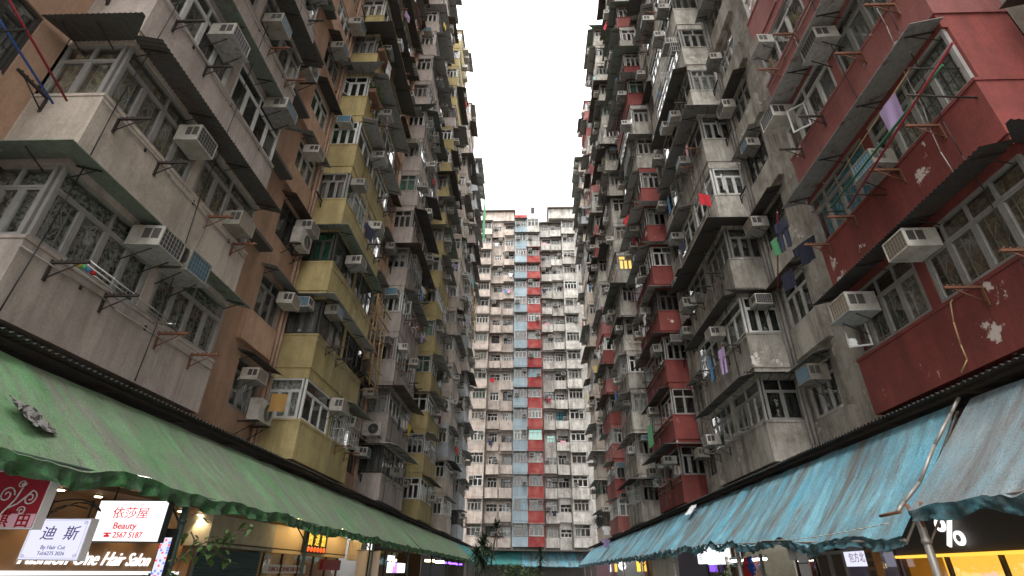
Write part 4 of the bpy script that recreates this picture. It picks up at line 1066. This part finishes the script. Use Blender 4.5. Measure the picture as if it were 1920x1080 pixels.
m = MB(); blob(m, (5.6, 36.0, 2.05), .24, 'em_white', (1,1,1), 14, 10); m.tube((5.6, 36, 2.28), (5.6, 36, 2.7), .012, 'iron_dark', 5); tag(m.build('globe_lamp'), 'round white globe lamp below the far right awnings', 'lamp')
for i, (yy, mt, nm) in enumerate(((27.9, 'em_purple', 'purple'), (29.4, 'wall_ochre', 'ochre'), (31.2, 'em_amber', 'amber'), (32.8, 'em_gold', 'gold'), (41.5, 'em_amber', 'orange'), (44.5, 'em_white', 'white'))):
    m = MB(); m.box(-.04, .04, -.35, .35, 0, .5, mt); m.tube((0, 0, .5), (0, 0, .75), .01, 'iron_dark', 4)
    tag(m.build('hanging_sign', None, (6.0, yy, 1.75)), '%s small hanging sign under the right awnings' % nm, 'sign')
m = MB(); P = [[(6.05+.02*math.sin(j), 30.2+.5*i/6, 1.2+1.2*j/6) for j in range(7)] for i in range(7)]; m.grid(P, 'blue_plush')
P = [[(6.04+.02*math.sin(j), 30.7+.12*i/2, 1.2+1.2*j/6) for j in range(7)] for i in range(3)]; m.grid(P, 'sign_red'); tag(m.build('flag'), 'striped red and blue flag hanging among the yellow shop lights', 'flag')

# ================================================================== plants
plain('leaf_dark', (.028,.05,.022), .5, vary=.3); plain('leaf_green', (.06,.13,.025), .5, vary=.2); plain('trunk_bark', (.10,.08,.06), .9, dirt=.4); plain('pot_clay', (.18,.09,.06), .8, dirt=.4)
def strap_leaf(m, base, d, L, w, mat, droop=.5):
    d = Vector(d).normalized(); side = d.cross(Vector((0, 0, 1))); side = side.normalized() if side.length > .01 else Vector((1, 0, 0))
    pts = [Vector(base) + d*(L*t) - Vector((0, 0, droop*L*t*t)) for t in (0, .35, .7, 1)]
    ws = (w*.6, w, w*.7, .003); P = [[tuple(p-side*q), tuple(p+Vector((0, 0, -.15*q))), tuple(p+side*q)] for p, q in zip(pts, ws)]
    m.grid(P, mat)
def dracaena(x, y, heads, label, stems, lw=.02):
    r = empty('dracaena_plant', (x, y, 0)); tag(r, label, 'plant', 'potted plants in the courtyard')
    m = MB(); m.tube((0, 0, 0), (0, 0, .5), .24, 'pot_clay', 14, .3); m.build('pot', r)
    m = MB()
    for st in stems: 
        for i, (a, b) in enumerate(zip(st, st[1:])): m.tube(a, b, .045-.008*i, 'trunk_bark', 7, .04-.008*i)
    m.build('trunk', r)
    m = MB(); q = random.Random(int(x*100))
    for hx, hy, hz, L, n in heads:
        for i in range(n):
            a = q.uniform(0, 2*PI); el = q.uniform(-.3, 1.3)
            strap_leaf(m, (hx, hy, hz+q.uniform(-.18, .05)), (math.cos(a)*math.cos(el), math.sin(a)*math.cos(el), math.sin(el)), L*q.uniform(.8, 1.2), lw*1.6, 'leaf_dark', q.uniform(.1, .6))
    m.build('crown', r); return r
dracaena(-2.15, 26, [(0, 0, 2.7, .62, 90), (.12, 0, 3.0, .5, 60), (-.25, .1, 2.4, .55, 70), (.3, -.1, 2.4, .55, 60), (.1, 0, 1.9, .55, 70), (-.1, 0, 2.1, .55, 60)], 'bushy dark spiky plant rising in front of the far left awning end', [[(0,0,.4),(0,0,1.6),(.05,0,2.8)], [(0,0,.5),(-.2,.1,2.2)], [(0,0,.5),(.25,-.1,2.2)]])
dracaena(-1.55, 26.6, [(.0, 0, 3.52, .50, 60), (.05, 0, 3.15, .35, 18)], 'tall thin spiky plant with one star shaped head against the pink wall', [[(-.3,0,.4),(-.25,0,1.8),(0,0,3.5)]])
dracaena(.42, 25, [(0, 0, 2.45, .35, 40), (0, 0, 2.15, .35, 30), (.0, 0, 1.8, .3, 30)], 'narrow dark plant standing in front of the end awnings', [[(0,0,.4),(0,0,1.5),(0,0,2.5)]])
def bush(x, y, rx, z0, z1, n, label, lm='leaf_green'):
    r = empty('bush', (x, y, 0)); tag(r, label, 'plant', 'potted plants in the courtyard')
    m = MB(); m.box(-rx, rx, -.25, .25, 0, .45, 'pot_clay'); m.build('planter', r)
    q = random.Random(n); m = MB()
    for i in range(7):
        a = (q.uniform(-rx, rx)*.7, q.uniform(-.15, .15), .4); m.tube(a, (a[0]+q.uniform(-.2, .2), a[1], z1-q.uniform(.05, .4)), .015, 'trunk_bark', 5, .006)
    m.build('stem', r); m = MB()
    for i in range(n):
        c = Vector((q.gauss(0, rx*.5), q.gauss(0, .2), q.uniform(z0, z1)-abs(q.gauss(0, .12)))); a = q.uniform(0, 6.28)
        strap_leaf(m, c, (math.cos(a), math.sin(a), q.uniform(-.3, .6)), q.uniform(.1, .2), q.uniform(.03, .05), lm, .4)
    m.build('foliage', r)
bush(-.75, 24.5, .75, .8, 1.98, 700, 'low leafy green bush in a planter before the end awnings')
bush(.15, 25.6, .45, .8, 1.85, 260, 'small leafy bush beside the narrow dark plant')
bush(6.1, 19.0, .3, .8, 1.95, 160, 'small potted shrub standing before the restaurant on the right')
# vine on the green post
v_ = empty('climbing_vine', (-5.2, 8.55, 0)); tag(v_, 'climbing vine with bright green leaves around the green awning post', 'plant')
m = MB(); pts = [(.12*math.cos(i*.8), .12*math.sin(i*.8), .3+i*.1) for i in range(19)]; m.path(pts, .012, 'trunk_bark', 5)
br = [(.1, .1, 1.9), (.25, .35, 2.02), (.35, .6, 2.08), (.45, .9, 2.22)]; m.path(br, .01, 'trunk_bark', 5); br2 = [(.1, .1, 1.9), (.2, .5, 1.85), (.25, .8, 1.72)]; m.path(br2, .01, 'trunk_bark', 5); m.build('stem', v_)
q = random.Random(5); m = MB()
for i in range(150):
    c = Vector(q.choice(pts[8:])) + Vector((q.gauss(0, .10), q.gauss(0, .12), q.gauss(0, .06))) if i < 80 else Vector(q.choice(br[1:]+br2[1:])) + Vector((q.gauss(0, .05), q.gauss(0, .12), q.gauss(0, .06)))
    a = q.uniform(0, 6.28); strap_leaf(m, c, (math.cos(a), math.sin(a), q.uniform(-.7, .3)), q.uniform(.07, .13), q.uniform(.025, .045), 'leaf_green', .5)
m.build('foliage', v_)

# ================================================================== laundry, racks, scaffolds
for nm, c in (('white', (.60,.60,.60)), ('red', (.50,.02,.03)), ('navy', (.016,.02,.045)), ('purple', (.36,.26,.45)), ('green', (.10,.35,.16)), ('ochre', (.45,.26,.08)), ('pink', (.60,.30,.36)), ('blue', (.08,.22,.42)), ('black', (.02,.02,.025)), ('teal', (.05,.32,.27)), ('yellow', (.60,.45,.05))):
    cloth('cloth_'+nm, c)
def garment(kind, mat):
    def f():
        m = MB(); q = random.Random(hash(kind) % 99)
        def sheet(x0, x1, z0, z1, ph, tp=0):
            n = 9; P = []
            for i in range(n):
                t = i/(n-1); x = x0+(x1-x0)*t
                P.append([(x*(1-tp*(1-j/5)), .02*math.sin(t*9+ph+j*.4)*(1.3-j/5), z0+(z1-z0)*j/5) for j in range(6)])
            m.grid(P, mat)
            Q = [[(a, b-.008, c) for a, b, c in row] for row in P]; m.grid(Q, mat)
        if kind == 'towel': sheet(-.22, .22, -.5, 0, 1)
        elif kind == 'shirt':
            sheet(-.22, .22, -.62, -.02, 0); sheet(-.36, -.215, -.27, -.03, 2); sheet(.215, .36, -.27, -.03, 3)
        elif kind == 'trousers':
            sheet(-.2, .2, -.3, 0, 0); sheet(-.2, -.02, -.85, -.29, 1); sheet(.02, .2, -.85, -.29, 2)
        elif kind == 'sheet': sheet(-.6, .6, -1.1, 0, 0)
        return m.mesh(kind)
    return cached(('ga', kind, mat), f)
GAR = {'towel': ('towel', 'towel'), 'shirt': ('shirt', 'shirt'), 'trousers': ('pair_of_trousers', 'trousers'), 'sheet': ('hanging_sheet', 'sheet')}
def hang(kind, colour, loc, rz, where):
    o = put(GAR[kind][0], garment(kind, 'cloth_'+colour), None, loc, rz)
    tag(o, '%s %s %s' % (colour, GAR[kind][1] if kind != 'trousers' else 'trousers', where), 'laundry', 'laundry hung from the windows'); return o
def poles(label, pts_list, r, mats, brk=()):
    m = MB()
    for (a, b), mt in zip(pts_list, mats): m.tube(a, b, r, mt, 7)
    for a, b in brk: m.tube(a, b, .016, 'iron_dark', 5)
    return tag(m.build('drying_poles'), label, 'drying pole')
plain('pole_green', (.02,.13,.06), .5); plain('pole_red', (.25,.02,.03), .5); plain('pole_blue', (.03,.08,.28), .5); plain('bamboo', (.36,.25,.12), .7, dirt=.3)
poles('green and red drying poles crossing in front of the nearest red bay', [((6.12, 8.6, 8.15), (6.0, 5.2, 8.10)), ((6.22, 8.3, 7.90), (5.9, 4.85, 8.12))], .02, ('pole_green', 'pole_red'), [((6.8, 8.0, 7.98), (6.0, 8.0, 8.0)), ((6.8, 5.7, 7.98), (5.8, 5.7, 8.06))])
hang('towel', 'purple', (6.05, 6.35, 8.62), PI/2, 'drying in front of the nearest red bay')
m = MB(); m.tube((6.05, 5.7, 8.66), (6.2, 9.3, 8.5), .010, 'bamboo', 6); m.tube((6.8, 5.7, 8.64), (6.0, 5.7, 8.66), .012, 'iron_dark', 5); m.tube((6.8, 9.2, 8.5), (6.1, 9.2, 8.5), .012, 'iron_dark', 5); tag(m.build('drying_poles'), 'thin bamboo pole carrying the purple towel', 'drying pole')
poles('blue and red drying poles beside the peach wall at top left', [((-7.35, 3.6, 8.5), (-7.3, 5.4, 7.85)), ((-7.2, 3.4, 8.8), (-7.1, 5.4, 7.9))], .018, ('pole_blue', 'pole_red'), [((-8, 4.4, 8.1), (-7.0, 4.4, 8.2))])
# chrome drying rack, first floor of the nearest left bay
m = MB()
for dx in (0, .12, .24, .36): m.tube((-6.72+dx, 6.2, 5.5), (-6.72+dx, 8.3, 5.44), .012, 'chrome', 7)
for yy in (6.2, 8.3): m.tube((-6.80, yy, 5.5), (-6.36, yy, 5.46), .014, 'chrome', 7)
tag(m.build('drying_rack'), 'chrome tube drying rack under the nearest left windows', 'rack')
m = MB()
for i, cn in enumerate(('cloth_yellow', 'cloth_green', 'cloth_blue', 'cloth_red')): blob(m, (-6.6+.03*i, 6.3+.06*i, 5.50-.01*i), .045, cn, (1,1,1), 8, 6)
tag(m.build('clothes_pegs'), 'bunch of coloured clothes pegs on the chrome rack', 'pegs')
for (x, y, z, s, lab) in ((6.35, 16.2, 5.45, 1, 'nearest grey bay'), (6.35, 18.0, 5.4, 1, 'far end of the grey bay')):
    m = MB()
    for dx in (0, .12, .24, .36): m.tube((x+dx, y, z), (x+dx, y+1.2, z), .010, 'post_steel', 6)
    for yy in (y, y+1.2): m.tube((x-.02, yy, z), (6.82, yy, z), .012, 'post_steel', 6)
    tag(m.build('drying_rack'), 'grey tube drying rack below the first floor windows, %s right' % lab, 'rack')
hang('towel', 'red', (6.3, 14.9, 13.6), .3, 'hanging at the corner of the grey bay, right')
for i, (kd, c_, y, z, x) in enumerate((('trousers', 'navy', 10.9, 9.5, 6.35), ('towel', 'green', 11.5, 9.4, 6.5), ('shirt', 'navy', 11.1, 9.0, 6.9), ('towel', 'navy', 12.2, 8.75, 6.9))):
    hang(kd, c_, (x, y, z), PI/2+.3, ('first', 'second', 'third', 'fourth')[i] + ' on the pole between red and grey bays')
m = MB(); m.tube((6.2, 10.6, 9.55), (7.1, 13.2, 8.75), .018, 'pole_red', 6); tag(m.build('drying_poles'), 'red drying pole strung between the red and grey bays', 'drying pole')
hang('sheet', 'green', (6.25, 27.4, 8.45), PI/2, 'draped from the second red bay, right')
hang('trousers', 'black', (6.5, 25.4, 5.9), 1.2, 'over the red first floor parapet, right')
hang('towel', 'ochre', (-7.1, 14.2, 6.0), .2, 'over the condenser beside the nearest yellow bay')
hang('shirt', 'black', (-6.4, 27.8, 17.6), .2, 'below the pale bay windows, left')
hang('sheet', 'teal', (-6.2, 50.0, 30.2), PI/2, 'hanging high on the far left facade')
hang('shirt', 'white', (6.2, 46.5, 5.0), .2, 'hung low at the third red bay')
hang('shirt', 'purple', (6.15, 47.0, 4.1), .2, 'lowest garment beside the far blue awning')
rg = random.Random(21); used = set()
for i in range(80):
    s = rg.choice((-1, 1)); k = rg.randint(1, 5); n = rg.randint(2, 16); kd = rg.choice(('shirt', 'towel', 'trousers', 'shirt')); c_ = rg.choice(('white', 'white', 'blue', 'navy', 'pink', 'red', 'black', 'purple', 'yellow'))
    bayl = BAYS[('L' if s < 0 else 'R', k)][1]; lab = 'on %s floor front of %s' % (ORD[n], bayl)
    if (lab, c_, kd) in used: continue
    used.add((lab, c_, kd)); y = Y0+PER*k+rg.uniform(.4, 4.3)
    hang(kd, c_, (s*(6.8-.42), y, zb(n)+rg.uniform(.9, 1.6)), PI/2+rg.uniform(-.5, .5), lab)
for i in range(14):
    x = rg.choice((-4.75, -3.0, 2.65, 4.25)); n = rg.randint(2, 16); c_ = rg.choice(('white', 'navy', 'pink', 'blue', 'red')); lab = 'on %s floor of the far end %s wall, %s' % (ORD[n], 'pink' if x < 0 else 'white', 'outer' if abs(x) > 4 else 'inner')
    if (lab, c_) in used: continue
    used.add((lab, c_)); hang('shirt', c_, (x+rg.uniform(-.4, .4), 67.35, 4.25+(n-1)*H+1.2), 0, lab)
# crumpled rag on the green awning, paper on the blue one
def rag(name, label, c, rx, ry, tilt, mat):
    q = random.Random(4); P = []
    for i in range(13):
        P.append([((i/12-.5)*rx*(1+.3*mnoise.noise(Vector((j*.8, 1, 0)))), (j/8-.5)*ry*(1+.4*mnoise.noise(Vector((i*.5, 2, 0)))), .05+.06*mnoise.noise(Vector((i*.9, j*.9, 3)))) for j in range(9)])
    m = MB(); m.grid(P, mat); o = m.build(name); o.location = c; o.rotation_euler = tilt; tag(o, label, 'rag'); return o
rag('crumpled_rag', 'crumpled grey rag lying on the near green awning', (-5.72, 5.75, 3.08), .45, .6, (0, R(41), .3), 'curtain_lace_black')
rag('paper_sheet', 'torn white paper lying on the upper edge of the crumpled blue awning', (6.45, 22.6, 3.85), .5, .5, (0, R(-46), .2), 'paper_white')
m = MB(); m.path([(6.76, 7.55, 5.5), (6.66, 7.5, 5.42), (6.62, 7.55, 5.1), (6.64, 7.62, 4.75), (6.62, 7.6, 4.5), (6.58, 7.75, 4.35)], .011, 'bamboo', 7)
tag(m.build('hose'), 'yellowish hose hanging down the first floor of the nearest red bay', 'hose')
# outdoor condenser units on the facades
def condenser(loc, rz, label):
    r = empty('condenser_unit', loc, rz); tag(r, label, 'air conditioner', 'outdoor condenser units')
    m = MB(); m.box(-.42, .42, 0, .32, 0, .60, 'ac_white'); m.build('casing', r)
    m = MB(); m.disc((-.08, .326, .30), .23, (0, 1, 0), 'black', 24)
    for i in range(24):
        a = 2*PI*i/24; m.tube((-.08, .332, .30), (-.08+.23*math.cos(a), .332, .30+.23*math.sin(a)), .004, 'ac_grey', 3, cap=False)
    ring_pts = [(-.08+.235*math.cos(2*PI*i/24), .334, .30+.235*math.sin(2*PI*i/24)) for i in range(25)]; m.path(ring_pts, .008, 'ac_grey', 4); m.build('fan_guard', r)
    for s in (-.34, .34):
        m = MB(); m.box(s-.02, s+.02, -.25, .36, -.05, -.01, 'iron_dark'); m.tube((s, -.25, -.4), (s, .3, -.04), .014, 'iron_dark', 5); m.build('bracket', r)
condenser((-7.75, 14.2, 10.95), -PI/2, 'round fan condenser below the green grille window of the yellow bay')
condenser((-7.75, 14.3, 5.2), -PI/2, 'condenser unit on a frame beside the lowest yellow bay')
condenser((-7.2, 23.9, 7.0), PI, 'condenser unit on the pale bay facing the courtyard mouth')
condenser((-7.75, 11.9, 16.6), -PI/2, 'condenser unit high in the peach recess')
# bamboo scaffolds
def scaffold(label, x, y0, y1, z0, z1, dx):
    m = MB(); q = random.Random(int(z0))
    for i in range(4):
        y = y0+(y1-y0)*i/3; m.tube((x+q.uniform(-.1, .1), y, z0), (x+q.uniform(-.1, .1), y+q.uniform(-.1, .1), z1), .035, 'bamboo', 6)
    nz = int((z1-z0)/.8)
    for j in range(nz+1):
        z = z0+.2+j*.75; m.tube((x, y0-.4, z), (x+q.uniform(-.1, .1), y1+.4, z+q.uniform(-.1, .1)), .03, 'bamboo', 6)
        for y in (y0, y1): m.tube((x, y, z), (x+dx, y+q.uniform(-.2, .2), z+q.uniform(-.1, .1)), .03, 'bamboo', 6)
    tag(m.build('bamboo_scaffold'), label, 'scaffold')
scaffold('bamboo scaffold on the far left facade', -6.1, 49.5, 53.5, 24.0, 29.0, -.7)
scaffold('bamboo poles lashed between the yellow and pale bays, left', -6.9, 20.6, 22.6, 8.6, 12.8, -1.1)
m = MB(); P = [[(-6.2+.12*mnoise.noise(Vector((i*.5, j*.4, 8))), 57.5+3*i/10, 41.5+6.5*j/14) for j in range(15)] for i in range(11)]
m.grid(P, 'cloth_green'); tag(m.build('safety_net'), 'green safety net hung at the top of the far left facade', 'net')
# flower boxes on the yellow bay
for n, yy, lab in ((7, 15.5, 'upper'), (6, 15.4, 'lower')):
    z = zb(n)+SILL; r = empty('flower_box', (-6.55, yy, z)); tag(r, '%s window box with green plants on the nearest yellow bay' % lab, 'plant')
    m = MB(); m.box(-.15, .15, -.5, .5, -.05, .16, 'pot_clay'); m.build('trough', r); q = random.Random(n); m = MB()
    for i in range(120):
        a = q.uniform(0, 6.28); strap_leaf(m, (q.gauss(0, .1), q.gauss(0, .28), q.uniform(.1, .5)), (math.cos(a), math.sin(a), q.uniform(-.3, .6)), q.uniform(.1, .2), .03, 'leaf_green', .4)
    m.build('foliage', r)

#@@AC
# ================================================================== air conditioners
def ac_parts(body, coil):
    def f():
        m = MB(); W, D, Hh = .31, .58, .42
        m.box(-W, W, 0, D-.02, 0, Hh, body)
        for s in (-1, 1):                                               # side louvres
            for j in range(2):
                y0 = .24+j*.16; m.box(*sorted((s*W, s*(W+.004))), y0, y0+.13, .14, .36, 'ac_louvre')
        m.box(-W, -W+.03, D-.02, D, 0, Hh, body); m.box(W-.03, W, D-.02, D, 0, Hh, body)
        m.box(-W+.03, W-.03, D-.02, D, 0, .03, body); m.box(-W+.03, W-.03, D-.02, D, Hh-.03, Hh, body)
        c = m.mesh('air_conditioner')
        g = MB(); g.box(-W+.03, W-.03, D-.016, D-.010, .03, Hh-.03, coil)
        for i in range(1, 7): x = -W+.03+i*(2*W-.06)/7; g.box(x-.004, x+.003, D-.010, D-.004, .03, Hh-.03, 'frame_grey')
        for i in range(1, 4): z = .03+i*(Hh-.06)/4; g.box(-W+.03, W-.03, D-.004, D-.001, z-.003, z+.003, 'frame_grey')
        b = MB(); b.box(-W-.05, W+.05, .02, D+.06, -.035, -.022, 'sheet_grey')
        for s in (-1, 1): b.tube((s*.24, -.02, -.3), (s*.24, .45, -.035), .012, 'iron_dark', 4)
        return c, g.mesh('coil_grille'), b.mesh('shelf')
    return cached(('ac', body, coil), f)
ACS.sort(key=lambda a: (a[0].translation - Vector((0, 0, 1.6))).length)
seen = {}
rest = MB()
for i, (M, lab) in enumerate(ACS):
    body, bn = rnd.choice((('ac_white', 'white'), ('ac_white', 'white'), ('ac_grey', 'grimy')))
    coil, cn = rnd.choice((('ac_coil_blue', 'blue'), ('ac_coil_dark', 'dark'), ('ac_coil_brown', 'brown')))
    c, gmesh, sh = ac_parts(body, coil)
    d = M.translation.length
    if i < 300:
        o = bpy.data.objects.new('air_conditioner', c); COL.objects.link(o); o.matrix_world = M
        tag(o, '%s window air conditioner on %s' % (bn, lab), 'air conditioner', 'window air conditioners on the facades')
        if d < 45:
            put('coil_grille', gmesh, o)
            if i % 3 != 2: put('shelf', sh, o)
        else: put('coil_grille', gmesh, o)
    else:
        rest.box(-.31, .31, 0, .56, 0, .42, 'ac_white', M); rest.box(-.28, .28, .56, .565, .03, .39, 'ac_coil_dark', M)
if rest.v:
    o = rest.build('air_conditioner_rows'); o['kind'] = 'stuff'; tag(o, 'small window air conditioners on the farthest facades', 'air conditioners')
